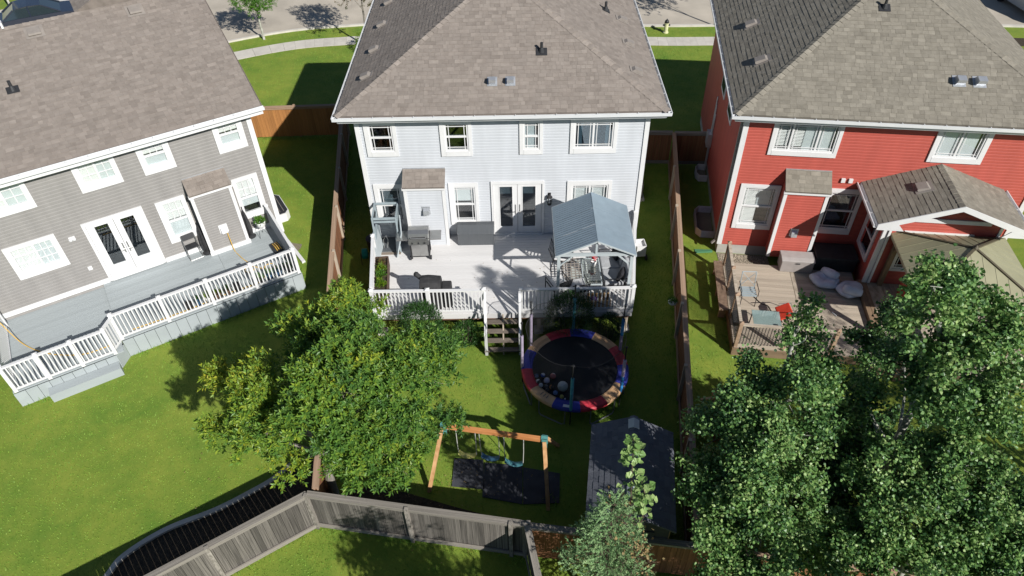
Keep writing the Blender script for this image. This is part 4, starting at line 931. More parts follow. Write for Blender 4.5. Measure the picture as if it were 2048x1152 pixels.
def sofa():
    c = thing('patio_sofa', 'grey cushioned patio sofa along the right side of the gazebo', 'sofa', (2.98,-2.35,1.0), rad(-88))
    m = 'black_metal'; L = .72
    for x in (-L,L):
        MB().tube([(x,-.36,0),(x,-.36,.60),(x,.34,.62),(x,.36,0)], .018, 6).build('arm_frame', m, c)
    MB().box(-L,L,-.35,.35,.26,.29).build('seat_frame', m, c)
    for k in range(2): MB().box(-L+.03+k*(L-.015),-.015+k*(L-.015),-.36,.24,.30,.44).build('seat_cushion', 'cushion_gray', c, bevel=.04)
    for k in range(2):
        o = MB().box(-L/2+.02,L/2-.02,-.07,.07,0,.50).build('back_cushion', 'cushion_gray', c, (-L/2+k*L,.27,.42), bevel=.05); o.rotation_euler = (rad(-14),0,0)
    MB().tube([(-L,.36,.30),(-L,.42,.85),(L,.42,.85),(L,.36,.30)], .018, 6).build('back_frame', m, c)
    for x, a in ((-.48,15),(.5,-20)):
        o = MB().box(-.2,.2,-.06,.06,0,.38).build('throw_pillow', 'cushion_dark', c, (x,.08,.45), bevel=.05); o.rotation_euler = (rad(-22),0,rad(a))
sofa()
def glass_table():
    t = thing('patio_table', 'long glass topped patio table under the gazebo', 'table', (2.28,-2.5,1.0))
    MB().box(-.27,.27,-.60,.60,.44,.452).build('table_top', 'table_glass', t)
    for x in (-.28,.28): MB().box(x-.015,x+.015,-.63,.63,.42,.46).build('edge_rail', 'post_gray', t)
    for y in (-.615,.615): MB().box(-.264,.264,y-.015,y+.015,.42,.46).build('edge_rail', 'post_gray', t)
    for x in (-.27,.27):
        for y in (-.6,.6): MB().box(x-.018,x+.018,y-.018,y+.018,0,.42).build('leg', 'post_gray', t)
    gr = MB()
    for k in range(6): gr.box(-.25+k*.1-.008,-.25+k*.1+.008,-.6,.6,.20,.21)
    for k in range(12): gr.box(-.27,.27,-.58+k*.105-.008,-.58+k*.105+.008,.211,.221)
    gr.build('lattice_shelf', 'vent_gray', t)
    t2 = thing('side_table', 'low square lattice topped table left of the glass table', 'table', (1.72,-2.35,1.0))
    for k in range(6): MB().box(-.3+k*.12-.014,-.3+k*.12+.014,-.5,.5,.40,.42).build('lattice_slat', 'vent_gray', t2)
    for k in range(9): MB().box(-.31,.31,-.48+k*.12-.014,-.48+k*.12+.014,.421,.436).build('lattice_slat', 'vent_gray', t2)
    for x in (-.3,.3):
        for y in (-.48,.48): MB().box(x-.02,x+.02,y-.02,y+.02,0,.40).build('leg', 'vent_gray', t2)
glass_table()
p = thing('flower_pot', 'white pot of red flowers on the glass patio table', 'plant', (2.36,-2.25,1.452))
MB().lathe([(.07,0),(.10,.16),(.105,.2),(.085,.2),(.08,.15),(0,.15)], (0,0,0), 14).build('pot', 'pot_white', p, smooth=True)
fl = MB()
for i in range(70):
    a = random.uniform(0,6.28); r = random.uniform(0,.14); zz = .24+.1*(1-(r/.14)**2)+random.uniform(-.02,.04)
    fl.lathe([(.004,-.01),(.024,.004),(.012,.016)], (r*math.cos(a)-.03,r*math.sin(a)+.03,zz), 5)
fl.build('flowers', 'flower_red', p)
# toys and box behind the right front railing
c = thing('toy_crate', 'tan wooden toy crate behind the front deck railing', 'crate', (2.42,-3.52,1.0))
MB().box(-.36,.36,-.18,.18,.0,.06).build('bottom', 'toy_tan', c)
for y in (-.17,.17): MB().box(-.36,.36,y-.012,y+.012,.06,.30).build('side_board', 'toy_tan', c)
for x in (-.35,.35): MB().box(x-.012,x+.012,-.157,.157,.06,.30).build('end_board', 'toy_tan', c)
t = tag(MB().lathe([(.05,0),(.11,.04),(.12,.12),(.07,.2),(0,.22)], (2.30,-3.50,1.07), 12).build('toy_bucket', 'toy_purple', smooth=True), 'small purple toy in the tan crate on the deck', 'toy')
t = tag(MB().lathe([(.09,0),(.10,.14),(.06,.22),(.0,.22)], (1.98,-3.55,1.0), 12).build('toy_bucket', 'toy_yellow', smooth=True), 'yellow toy bucket left of the tan crate on the deck', 'toy')

# ------------------------------------------------------------ beside the white house
r = thing('hose_reel', 'teal garden hose coil on the dark grass left of the white deck', 'hose', (-5.36,-.15,0), rad(8))
h = MB()
for k in range(6): h.tube([(.0+.03*(k-2.5)+.0,.17*math.cos(a)*(1-.03*abs(k-2.5)),.33+.17*math.sin(a)) for a in [j*6.2832/18 for j in range(18)]], .02, 6, closed=True)
h.build('coiled_hose', 'hose_green', r)
for x in (-.14,.14): MB().tube([(x,-.2,0),(x,0,.36),(x,.2,0)], .012, 6).build('stand', 'black_metal', r)
b = thing('compost_bin', 'dark plastic bin against the left wall of the white house', 'bin', (-5.12,.35,0))
MB().lathe([(.19,0),(.23,.55),(.235,.58)], (0,0,0), 14).build('body', 'black_plastic', b, smooth=True); MB().lathe([(.245,.58),(.245,.62),(.1,.66),(0,.66)], (0,0,0), 14).build('lid', 'black_plastic', b)
a = thing('air_conditioner', 'grey air conditioner unit on a pad right of the white house', 'air conditioner', (4.52,3.45,0))
MB().box(-.35,.35,-.35,.35,0,.08).build('pad', 'concrete', a); MB().box(-.28,.28,-.28,.28,.09,.72).build('casing', 'vent_gray', a, bevel=.03); MB().lathe([(.24,.725),(.24,.74),(.05,.75),(0,.75)], (0,0,0), 18).build('fan_grille', 'black_metal', a)
w = thing('garden_cart', 'white box cart with dark wheels at the right corner of the white house', 'cart', (4.23,-.15,0), rad(5))
for y in (-.2,.2): MB().box(-.16,.16,y-.012,y+.012,.18,.62).build('side_board', 'trim', w)
for x in (-.16,.16): MB().box(x-.012,x+.012,-.187,.187,.18,.62).build('end_board', 'trim', w)
MB().box(-.147,.147,-.187,.187,.18,.52).build('bed', 'trim', w)
for x in (-.2,.2):
    for y in (-.2,.2):
        o = MB().lathe([(.11,-.025),(.11,.025)], (0,0,0), 14).build('wheel', 'tyre', w, (x,y,.11)); o.rotation_euler = (0,rad(90),0)
h = thing('hanging_basket', 'small potted plant hanging on the right lot fence', 'plant', (4.70,-3.55,.95))
MB().lathe([(.05,0),(.13,.1),(.14,.13),(.1,.13),(0,.11)], (0,0,0), 14).build('basket', 'pot_white', h, smooth=True)
MB().tube([(.05,0,.13),(.13,0,.45),(.22,0,.5)], .006, 5).build('hook', 'black_metal', h); HB = h
# ------------------------------------------------------------ trampoline and balls
TC = (1.56,-5.88); TRAD = 1.52; TZ = .80
def trampoline():
    t = thing('trampoline', 'round trampoline with red, blue and tan pads and dark safety net', 'trampoline', (*TC,0))
    n = 48
    MB().lathe([(0,TZ-.02),(1.24,TZ-.02),(1.24,TZ-.012),(0,TZ-.012)][1:3]+[], (0,0,0), n).build('jump_mat', 'tramp_mat', t)
    MB().tube([(1.45*math.cos(6.2832*k/n),1.45*math.sin(6.2832*k/n),TZ-.04) for k in range(n)], .025, 8, closed=True).build('frame_ring', 'tube_steel', t)
    # twelve pad segments, anticlockwise from the right hand side, in the photograph's order of colours
    cols = ['pad_red','pad_tan','pad_blue','pad_red','pad_tan','pad_blue','pad_red','pad_tan','pad_blue','pad_red','pad_tan','pad_blue']
    for k in range(12):
        m = MB(); a0 = rad(2+30*k); st = 6
        ang = [a0+rad(30)*j/st for j in range(st+1)]; P = []
        for a in ang:
            c, s = math.cos(a), math.sin(a)
            P.append([(r*c,r*s,z) for r,z in ((1.21,TZ-.005),(1.23,TZ+.018),(1.36,TZ+.035),(1.50,TZ+.02),(1.53,TZ-.02),(1.525,TZ-.10))])
        for i in range(st):
            for j in range(5): m.add([P[i][j],P[i][j+1],P[i+1][j+1],P[i+1][j]], [(0,1,2,3)])
        o = m.build('pad', cols[k], t, smooth=True)
        if k == 8:
            a = a0+rad(16); MB().prism([(1.40*math.cos(a-.08),1.40*math.sin(a-.08),TZ+.038),(1.48*math.cos(a-.08),1.48*math.sin(a-.08),TZ+.03),(1.48*math.cos(a+.08),1.48*math.sin(a+.08),TZ+.03),(1.40*math.cos(a+.08),1.40*math.sin(a+.08),TZ+.038)], (0,0,.004)).build('warning_label', 'trim', o)
        if k == 7:
            a = a0+rad(12)
            for j in range(3): b = a+rad(4)*j; MB().prism([(1.30*math.cos(b),1.30*math.sin(b),TZ+.033),(1.42*math.cos(b),1.42*math.sin(b),TZ+.036),(1.42*math.cos(b+.02),1.42*math.sin(b+.02),TZ+.036),(1.30*math.cos(b+.02),1.30*math.sin(b+.02),TZ+.033)], (0,0,.004)).build('print_mark', 'stair_wood', o)
    foam = [('foam_blue','foam_pale'),('foam_teal','foam_teal'),('foam_pale','foam_pale'),('foam_pale','foam_pale'),('foam_teal','foam_teal'),('foam_pale','foam_blue')]
    PA = [25,88,145,178,262,-36]
    for a, (f1,f2) in zip(PA,foam):
        c, s = math.cos(rad(a)), math.sin(rad(a)); x, y = 1.50*c, 1.50*s
        p = MB().tube([(x,y,.12),(x,y,2.55)], .018, 8).build('net_pole', 'black_metal', t)
        MB().tube([(x,y,TZ-.02),(x,y,TZ+.62)], .045, 10).build('foam_sleeve', f2, p); MB().tube([(x,y,TZ+.64),(x,y,TZ+1.28)], .045, 10).build('foam_sleeve', f1, p)
        MB().lathe([(.02,0),(.035,.02),(.03,.05),(0,.06)], (x,y,2.55), 8).build('pole_cap', 'black_plastic', p)
    nt = MB(); k = 36; R0 = 1.40
    def rr(a):    # the net sags between its poles
        d = min(abs((a-q+180) % 360-180) for q in PA); return R0-.10*min(1,d/30)**1.2
    def zt(a):
        d = min(abs((a-q+180) % 360-180) for q in PA); return 2.48-.22*min(1,d/30)**.8
    ring = [(rr(i*10),i*10) for i in range(k)]
    for i in range(k):
        (r0,a0),(r1,a1) = ring[i], ring[(i+1) % k]
        q = [(1.27*math.cos(rad(a)),1.27*math.sin(rad(a)),TZ+.02) for a in (a0,a1)]; u = [(r*math.cos(rad(a)),r*math.sin(rad(a)),zt(a)) for r,a in ((r0,a0),(r1,a1))]
        nt.add([q[0],q[1],u[1],u[0]], [(0,1,2,3)])
    nt.build('safety_net', 'net', t)
    MB().tube([(r*math.cos(rad(a)),r*math.sin(rad(a)),zt(a)) for r,a in ring], .008, 5, closed=True).build('net_rope', 'black_metal', t)
    for a in (60,150,240,300,0,195):
        b = rad(a); e = rad(16); P = [(1.46*math.cos(b-e),1.46*math.sin(b-e),TZ-.06),(1.46*math.cos(b-e),1.46*math.sin(b-e),.06),(1.46*math.cos(b-e*.8),1.46*math.sin(b-e*.8),.02),(1.46*math.cos(b+e*.8),1.46*math.sin(b+e*.8),.02),(1.46*math.cos(b+e),1.46*math.sin(b+e),.06),(1.46*math.cos(b+e),1.46*math.sin(b+e),TZ-.06)]
        MB().tube(P, .02, 8).build('leg', 'tube_steel', t)
trampoline()
def ballmat(name, c1, c2, sc=9, thr=.5):
    mat(name, c1, .5, scale=sc, col2=c2, detail=0, ramp=(thr-.02,thr+.02))
def balls():
    spec = [(.46,-6.23,.065,'navy and grey striped ball, leftmost on the trampoline mat',(.05,.08,.16),(.25,.28,.33)),
            (.64,-6.21,.065,'white and blue patterned ball at the back of the ball heap',(.60,.62,.66),(.05,.10,.35)),
            (.92,-6.26,.085,'white and red volleyball, rightmost of the back row of balls',(.62,.58,.58),(.42,.14,.13)),
            (.74,-6.42,.088,'tan and lilac volleyball in the middle of the ball heap',(.45,.34,.25),(.50,.46,.56)),
            (.50,-6.42,.065,'white ball with dark markings at the left edge of the heap',(.66,.68,.62),(.06,.07,.06)),
            (.57,-6.56,.062,'plain pale grey ball below the marked white ball',(.50,.51,.53),(.58,.59,.60)),
            (.72,-6.60,.06,'dark grey ball half hidden in the ball heap',(.06,.06,.065),(.09,.09,.10)),
            (.86,-6.64,.065,'orange and black patterned ball left of the large pale ball',(.50,.20,.08),(.05,.04,.04)),
            (.96,-6.84,.066,'blue ball below the patterned ball on the mat',(.10,.17,.36),(.14,.22,.44)),
            (1.17,-6.68,.145,'large pale grey green ball, biggest on the trampoline',(.36,.41,.40),(.52,.56,.56)),
            (1.13,-6.97,.058,'small olive yellow ball by the blue pad',(.36,.33,.08),(.44,.40,.12)),
            (1.215,-7.02,.024,'tiny white ball next to the yellow one by the pad',(.7,.7,.7),(.75,.75,.75)),
            (.74,-6.72,.055,'dark mottled ball at the front of the ball heap',(.05,.05,.05),(.14,.13,.12))]
    for i, (x,y,r,l,c1,c2) in enumerate(spec):
        nm = 'ball_%02d' % i; ballmat(nm, c1, c2, 7 if r < .1 else 4, .5)
        P = [(r*math.sin(math.pi*k/10), -r*math.cos(math.pi*k/10)) for k in range(1,10)]; P = [(.001,-r)]+P+[(.001,r)]
        b = MB().lathe(P, (0,0,0), 16).build('ball', nm, None, (x,y,TZ-.012+r+.002), smooth=True); tag(b, l, 'ball', 'balls on the trampoline'); b.rotation_euler = (i*.7,i*1.1,i)
balls()

# ------------------------------------------------------------ swing set, mats, shed
def swing_set():
    ax, ay, bx, by = -2.02, -8.42, .62, -8.90; z = 1.54; dx, dy = bx-ax, by-ay; L = math.hypot(dx,dy); ang = math.atan2(dy,dx)
    s = thing('swing_set', 'cedar swing set with teal brackets over rubber mats', 'swing set', (ax,ay,0), ang)
    MB().box(.0,L+.02,-.045,.045,z-.02,z+.12).build('beam', 'cedar_beam', s, bevel=.006)
    for x, o in ((.06,-1),(L-.06,1)):
        for sy in (-1,1):
            foot = (x+o*.27, sy*.97, 0)
            MB().beam(foot, (x+o*.02,sy*.06,z+.06), .09, .09, up=(1,0,0)).build('leg', 'cedar_leg', s)
        b = MB().box(x-.07,x+.09,-.06,.06,z+.121,z+.14); b.box(x-.05,x+.09,-.075,-.047,z-.18,z+.14); b.box(x-.05,x+.09,.047,.075,z-.18,z+.14); b.build('bracket', 'teal_metal', s)
    for k, (x, m, zs, sw) in enumerate(((.62,'swing_yellow',.40,0),(1.22,'swing_blue',.34,.05),(1.86,'swing_teal',.38,-.04))):
        w = .24; P = []
        for j in range(9):
            t = -1+2*j/8; P.append((x+t*w, zs+.13*t*t))
        sm = MB(); n = 9
        for j in range(8):
            (xa,za),(xb,zb) = P[j], P[j+1]
            sm.add([(xa,sw-.075,za),(xb,sw-.075,zb),(xb,sw+.075,zb),(xa,sw+.075,za),(xa,sw-.075,za-.012),(xb,sw-.075,zb-.012),(xb,sw+.075,zb-.012),(xa,sw+.075,za-.012)], [(0,1,2,3),(7,6,5,4),(0,4,5,1),(2,6,7,3)])
        seat = sm.build('swing_seat', m, s, smooth=True)
        for e in (-1,1):
            r = MB(); r.tube([(x+e*w,sw,P[0][1]-.005),(x+e*(w+.01),sw*.5,(z+zs)/2),(x+e*(w+.01),0,z-.03)], .011, 6); r.build('chain', 'rope', seat)
            MB().box(x+e*(w+.01)-.02,x+e*(w+.01)+.02,-.02,.02,z-.06,z-.021).build('hanger', 'galv', s)
swing_set()
for P, l in (([(-1.80,-8.35),(-1.02,-8.42),(-.97,-9.30),(-1.82,-9.2)],'dark rubber mat under the yellow swing'),
             ([(-.98,-8.50),(.02,-8.62),(.0,-9.74),(-1.02,-9.52)],'dark rubber mat under the middle swing'),
             ([(.04,-8.66),(1.0,-8.86),(.94,-9.72),(.02,-9.74)],'dark rubber mat by the right legs of the swing set')):
    tag(MB().prism([(x,y,.012) for x,y in P], (0,0,.02)).build('rubber_mat', 'mat_rubber'), l, 'mat', 'mats under the swings')
def shed():
    a = math.atan2(-.27,1.92); s = thing('garden_shed', 'small shed with dark slate shingle roof beside the lot fence', 'shed', (2.70,-8.90,0), a+rad(0))
    x0, x1, y0, y1 = -.86, .86, -2.5, -.08; ze, zr = 1.98, 2.47; e0, e1 = -.98, .98; sl = (zr-ze)/.98
    w = MB().box(x0,x1,y0,y1,0,1.95); w.add([(x0,y0,1.95),(x1,y0,1.95),(0,y0,zr-.05),(x0,y1,1.95),(x1,y1,1.95),(0,y1,zr-.05)], [(0,1,2),(4,3,5)]); w.build('wall', 'shed_wall', s)
    for x in (x0-.02,x1-.0): MB().box(x,x+.02,y0-.01,y0+.08,0,1.94).build('corner_board', 'brown_timber', s)
    MB().box(x0-.03,x0-.005,y0+.1,y1,.0,.12).build('base_board', 'brown_timber', s); MB().box(x0-.05,x0-.03,-1.0,-.1,1.7,1.9).build('trim_board', 'brown_timber', s)
    dr = MB().box(-.55,.55,y0-.03,y0-.005,.05,1.75).build('door', 'shed_wall', s); MB().box(.4,.44,y0-.06,y0-.03,.8,1.0).build('handle', 'black_metal', dr)
    ya, yb = -2.60, .02
    r = MB(); r.add([(e0,ya,ze),(0,ya,zr),(0,yb,zr),(e0,yb,ze),(e1,ya,ze),(e1,yb,ze)], [(0,1,2,3),(1,4,5,2)]); r.add([(e0,ya,ze-.04),(0,ya,zr-.04),(0,yb,zr-.04),(e0,yb,ze-.04),(e1,ya,ze-.04),(e1,yb,ze-.04)], [(3,2,1,0),(2,5,4,1)])
    for p in ((e0,ya,ze,0,ya,zr),(0,ya,zr,e1,ya,ze),(e0,yb,ze,0,yb,zr),(0,yb,zr,e1,yb,ze)): r.add([(p[0],p[1],p[2]),(p[3],p[4],p[5]),(p[3],p[4],p[5]-.04),(p[0],p[1],p[2]-.04)], [(0,1,2,3)])
    rf = r.build('roof', 'roof_slate', s); T = math.hypot(.98,zr-ze); W = yb-ya
    cam = Matrix.Rotation(-a,3,'Z') @ (Vector(CAM)-Vector((2.70,-8.90,0)))
    shingle_slopes(rf, [(Vector((e0,yb,ze+.004)),(0,-1,0),Vector((.98,0,zr-ze)),[(0,0),(W,0),(W,T),(0,T)]),(Vector((e1,ya,ze+.004)),(0,1,0),Vector((-.98,0,zr-ze)),[(0,0),(W,0),(W,T),(0,T)])], 'slate', 300, cam, 4)
    ridge_caps(rf, (0,ya,zr), (0,yb,zr), (-.98,0,-(zr-ze)), (.98,0,-(zr-ze)), 'slate', .11)
    for y in (-.18,-.98,-2.0): 
        m = MB(); q = .13
        m.add([(-q,y-.13,zr-q*sl+.035),(0,y-.13,zr+.05),(q,y-.13,zr-q*sl+.035),(-q,y+.13,zr-q*sl+.035),(0,y+.13,zr+.05),(q,y+.13,zr-q*sl+.035),(-q,y-.13,zr-q*sl),(q,y-.13,zr-q*sl)], [(0,1,4,3),(1,2,5,4),(6,7,2,1,0)])
        m.build('skylight', 'post_gray', rf)
shed()

# ------------------------------------------------------------ things on the grey deck
def gl(x, y): c, s = math.cos(GR), math.sin(GR); return (GO[0]+x*c-y*s, GO[1]+x*s+y*c)
def rl(x, y): c, s = math.cos(RR), math.sin(RR); return (RO[0]+x*c-y*s, RO[1]+x*s+y*c)
f = thing('folding_chair', 'metal folding chair with dark seat against the grey house wall', 'chair', (*gl(-3.06,-.22),.70), GR+rad(4))
for x in (-.21,.21):
    MB().tube([(x,-.22,0),(x,.12,.85)], .014, 6).build('frame_tube', 'steel', f); MB().tube([(x*.92,.18,0),(x*.92,-.12,.44)], .014, 6).build('rear_leg', 'steel', f)
MB().tube([(-.21,-.22,.02),(.21,-.22,.02)], .014, 6).build('foot_bar', 'steel', f); MB().box(-.20,.20,-.16,.14,.43,.46).build('seat', 'black_plastic', f, bevel=.01)
o = MB().box(-.20,.20,-.012,.012,0,.2).build('backrest', 'black_plastic', f, (0,.06,.68)); o.rotation_euler = (rad(-20),0,0)
def umbrella(loc, rz, label):
    u = thing('folded_umbrella', label, 'umbrella', (*loc,.70), rz)
    MB().lathe([(.16,0),(.17,.02),(.05,.08),(.02,.09)], (0,0,0), 12).build('base', 'black_plastic', u)
    p = MB(); n = 10
    prof = [(.10,.12),(.13,.3),(.11,.6),(.07,.9),(.02,1.08)]
    vs = []
    for r, z in prof: vs += [(r*(1 if k % 2 else .55)*math.cos(6.2832*k/n)+.08*z*0,r*(1 if k % 2 else .55)*math.sin(6.2832*k/n)+z*.12,z) for k in range(n)]
    p.add(vs, [(i*n+j,i*n+(j+1) % n,(i+1)*n+(j+1) % n,(i+1)*n+j) for i in range(4) for j in range(n)]); p.build('canopy', 'cover_fabric', u)
    MB().tube([(0,0,.05),(0,.15,1.2)], .018, 6).build('pole', 'black_metal', u)
umbrella(gl(-2.66,-.28), GR, 'folded black umbrella left of the grey house chase')
umbrella(gl(-1.12,-.22), GR, 'folded black umbrella right of the grey house chase')
pl = thing('plant_stand', 'leafy green plant in a white pot on a wire stand, grey deck corner', 'plant', (*gl(-.72,-.42),.70)); PS = pl
MB().lathe([(.10,.40),(.15,.46),(.17,.58),(.175,.62),(.15,.62),(.14,.56),(0,.56)], (0,0,0), 14).build('pot', 'pot_white', pl, smooth=True)
for k in range(3): a = k*2.09; MB().tube([(.20*math.cos(a),.20*math.sin(a),0),(.13*math.cos(a),.13*math.sin(a),.45)], .008, 5).build('leg', 'black_metal', pl)
b = thing('ride_on_toy', 'dark toy with yellow straps lying by the right deck railing', 'toy', (*gl(-.58,-1.45),.70), GR+rad(6))
MB().prism([(-.13,-.3,.0),(.13,-.3,.0),(.17,-.1,.0),(.14,.28,.0),(-.14,.28,.0),(-.17,-.1,.0)], (0,0,.16)).build('body', 'black_plastic', b, bevel=.04)
for x in (-.07,.0,.07): MB().tube([(x,-.24,.17),(x,-.05,.21),(x,.2,.17)], .014, 6).build('strap', 'hose_yellow', b)
b = thing('step_stool', 'pale step stool below the toy on the grey deck', 'stool', (*gl(-.50,-2.0),.70), GR+rad(6))
MB().box(-.2,.2,-.13,.13,.18,.21).build('top', 'post_gray', b)
for x in (-.18,.18): MB().box(x-.015,x+.015,-.12,.12,0,.18).build('side', 'post_gray', b)
def hose():
    zz = .715; P = [(-1.86,-.53,1.52),(-1.86,-.60,1.1),(-1.85,-.68,zz),(-1.80,-1.0,zz),(-1.72,-1.35,zz),(-1.58,-1.75,zz)]
    for k in range(14): a = rad(90+k*26); P.append((-1.70+.16*math.cos(a),-1.95+.16*math.sin(a),zz+.002*k))
    P += [(-1.35,-2.1,zz),(-1.2,-2.3,zz),(-1.25,-2.6,zz)]
    for k in range(14): a = rad(200-k*26); P.append((-1.10+.17*math.cos(a),-2.2+.17*math.sin(a),zz+.002*k))
    P += [(-1.6,-2.75,zz),(-2.6,-2.72,zz),(-4.0,-2.8,zz),(-5.6,-2.75,zz)]
    W_ = [(*gl(x,y),z) for x,y,z in P]; tag(MB().tube(spline(W_,3), .014, 6).build('garden_hose', 'hose_yellow', smooth=True), 'yellow air hose running from the grey house chase over the deck', 'hose')
    P = [(-8.9,-.8,1.2),(-8.6,-1.4,.70),(-8.2,-2.0,.60),(-7.7,-2.5,.595),(-7.0,-2.9,.595),(-6.2,-2.95,.60)]
    tag(MB().tube(spline([(*gl(x,y),z) for x,y,z in P],6), .014, 6).build('garden_hose', 'hose_yellow', smooth=True), 'yellow hose on the lower left level of the grey deck', 'hose')
hose()
POTS = []
for k, (x, y, r, hh, m, veg) in enumerate(((-.60,-2.72,.15,.26,'pot_dark',1),(-.95,-2.76,.13,.22,'pot_blue',1),(-1.25,-2.74,.14,.22,'pot_blue',2),(-1.55,-2.76,.12,.2,'pot_dark',2),(-2.30,-2.74,.14,.25,'pot_dark',0),(-2.62,-2.76,.12,.22,'pot_brown',1),(-2.95,-2.72,.16,.2,'pot_brown',3),(-3.25,-2.76,.12,.22,'pot_white',3),(-3.55,-2.74,.11,.2,'pot_blue',1),(-3.85,-2.76,.12,.24,'pot_dark',0))):
    lab = ['black flower pot nearest the right end of the grey deck railing','blue flower pot second from the right end of the grey railing','blue pot with pale blooms third from the right railing end','small dark pot of pale blooms beside the blue pots','empty black pot in the middle of the grey deck railing','brown pot with dark leaves behind the grey deck railing','wide brown pot of yellow flowers behind the grey railing','white pot of yellow flowers behind the grey railing','small blue pot left of the white pot','empty dark pot at the left end of the pot row'][k]
    p = thing('flower_pot', lab, 'plant', (*gl(x,y),.70), 0, 'pots behind the grey deck railing'); POTS.append((p,veg,r,hh))
    MB().lathe([(r*.7,0),(r*.95,hh*.85),(r,hh),(r*.85,hh),(r*.82,hh*.85),(0,hh*.82)], (0,0,0), 12).build('pot', m, p, smooth=True)
ww = thing('window_well', 'black and white window well cover at the grey house corner', 'window well', (*gl(.32,1.65),0), GR)
P = [(-.32,-.72),(.12,-.72),(.27,-.55),(.27,.55),(.12,.72),(-.32,.72)]
MB().prism([(x,y,0) for x,y in P], (0,0,.34)).build('well_wall', 'trim', ww); MB().prism([(x*.9,y*.93,.342) for x,y in P], (0,0,.02)).build('cover', 'black_plastic', ww)
for k in range(3): MB().box(-.2+k*.14,-.18+k*.14,-.55,.55,.365,.375).build('cover_rib', 'vent_gray', ww)
tag(MB().box(-.06,.06,-.75,.75,.0,.08).build('downspout_extension', 'trim', None, (*gl(.05,-1.0),.0), GR+rad(4)), 'white downspout extension lying beside the grey deck', 'pipe')

# ------------------------------------------------------------ things behind the red house
def well(loc, rz, label, L, Wd, m='galv'):
    w = thing('window_well', label, 'window well', (*loc,0), rz); n = 12
    path = [(0,-L/2),(-Wd*.75,-L/2),(-Wd,-L/2+.2),(-Wd,L/2-.2),(-Wd*.75,L/2),(0,L/2)]
    for j in range(6):
        MB().tube([(x,y,.03+j*.05) for x,y in path], .024, 6).build('corrugation', m, w)
    MB().prism([(x,y,.012) for x,y in path], (0,0,.02)).build('gravel_floor', 'gravel_base', w)
well(rl(-.02,1.55), RR, 'corrugated steel window well by the near left wall of the red house', 1.5, .62)
well(rl(-.02,4.75), RR, 'white rimmed window well by the far left wall of the red house', .8, .42, 'trim')
d = thing('deck_box', 'beige plastic deck box at the foot of the red chase', 'box', (*rl(2.46,-.92),.32), RR)
MB().box(-.52,.52,-.24,.26,0,.44).build('body', 'box_beige', d, bevel=.02); MB().prism([(-.54,-.26,.445),(-.54,.28,.445),(-.54,.26,.52),(-.54,-.1,.53),(-.54,-.26,.50)], (1.08,0,0)).build('lid', 'box_beige_lid', d, bevel=.015)
MB().box(-.06,.06,-.275,-.262,.38,.42).build('latch', 'black_plastic', d)
d = thing('storage_bench', 'long dark storage bench in the shade of the red house corner', 'bench', (*rl(3.72,-.62),.32), RR)
MB().box(-.65,.65,-.35,.45,0,.50).build('body', 'black_plastic', d, bevel=.02); MB().box(-.67,.67,-.37,.47,.505,.56).build('lid', 'black_plastic', d, bevel=.02)
def bean(loc, rz, label, s=1):
    b = thing('lounge_bag', label, 'bean bag', (*loc,.32), rz)
    P = [(.001,0),(.25,.0),(.36,.06),(.39,.14),(.34,.22),(.22,.25),(.12,.20),(.001,.17)]
    m = MB(); n = 22
    for i, (r,z) in enumerate(P): pass
    m.lathe(P, (0,0,0), n, sx=s, sy=s*.82)
    v = []
    for (x,y,z) in m.v: a = math.atan2(y,x); k = 1+.05*math.sin(5*a+rz*3)+.03*math.sin(9*a); v.append((x*k,y*k,z*(1+.06*math.sin(4*a))))
    m.v = v; m.build('seat_cushion', 'bean_blue', b, smooth=True)
    o = MB().lathe([(.001,-.30),(.12,-.28),(.15,-.15),(.16,.1),(.13,.27),(.001,.30)], (0,0,0), 14).build('backrest_roll', 'bean_blue', b, (.12,.20,.28), smooth=True); o.rotation_euler = (0,rad(80),rad(-35))
    return b
bean(rl(3.30,-1.58), rad(-20), 'pale blue lounge bag with rolled back beside the beige deck box', 1.2)
bean(rl(4.02,-1.95), rad(200), 'pale blue lounge bag nearest the deck step', 1.15)
t = thing('glass_table', 'square glass topped table at the front corner of the red house deck', 'table', (*rl(1.0,-4.16),.32), RR)
MB().box(-.41,.41,-.32,.32,.70,.712).build('table_top', 'table_glass', t); MB().box(-.40,.40,-.31,.31,.694,.699).build('frosted_layer', 'blind_gray', t)
for x in (-.36,.36):
    for y in (-.27,.27): MB().tube([(x,y,.69),(x*1.05,y*1.05,0)], .016, 6).build('leg', 'black_metal', t)
def xchair(loc, rz, label, fold=False):
    c = thing('lawn_chair', label, 'chair', (*loc,.32), rz); m = 'gray_paint'
    for x in (-.23,.23):
        MB().tube([(x,-.25,0),(x,-.22,.40),(x,.22,.42),(x,.30,0)], .014, 6).build('leg_frame', 'black_metal', c)
        MB().tube([(x,.22,.40),(x*.95,.34,.95)], .014, 6).build('back_post', m, c); MB().tube([(x*1.15,-.2,.40),(x*1.15,-.18,.6),(x*1.15,.26,.62)], .014, 6).build('arm', 'black_metal', c)
    for k in range(5): MB().box(-.23,.23,-.22+k*.095,-.16+k*.095,.40,.425).build('seat_slat', m, c)
    MB().tube([(-.22,.34,.95),(.22,.34,.95)], .014, 6).build('back_rail', m, c)
    for s in (1,-1): MB().tube([(-.21*s,.24,.48),(.0,.30,.70),(.21*s,.33,.92)], .010, 6).build('back_cross', m, c)
    return c
xchair(rl(.68,-2.72), RR+rad(4), 'grey metal lawn chair with crossed back beside the deck railing')
c = thing('red_cushion_chair', 'folding metal chair with bright red cushion, tipped beside the glass table', 'chair', (*rl(1.85,-3.45),.32), RR+rad(30))
o = MB().box(-.22,.22,-.28,.28,0,.06).build('cushion', 'orange_red', c, (-.20,.0,.42), bevel=.025); o.rotation_euler = (0,rad(-28),rad(-22))
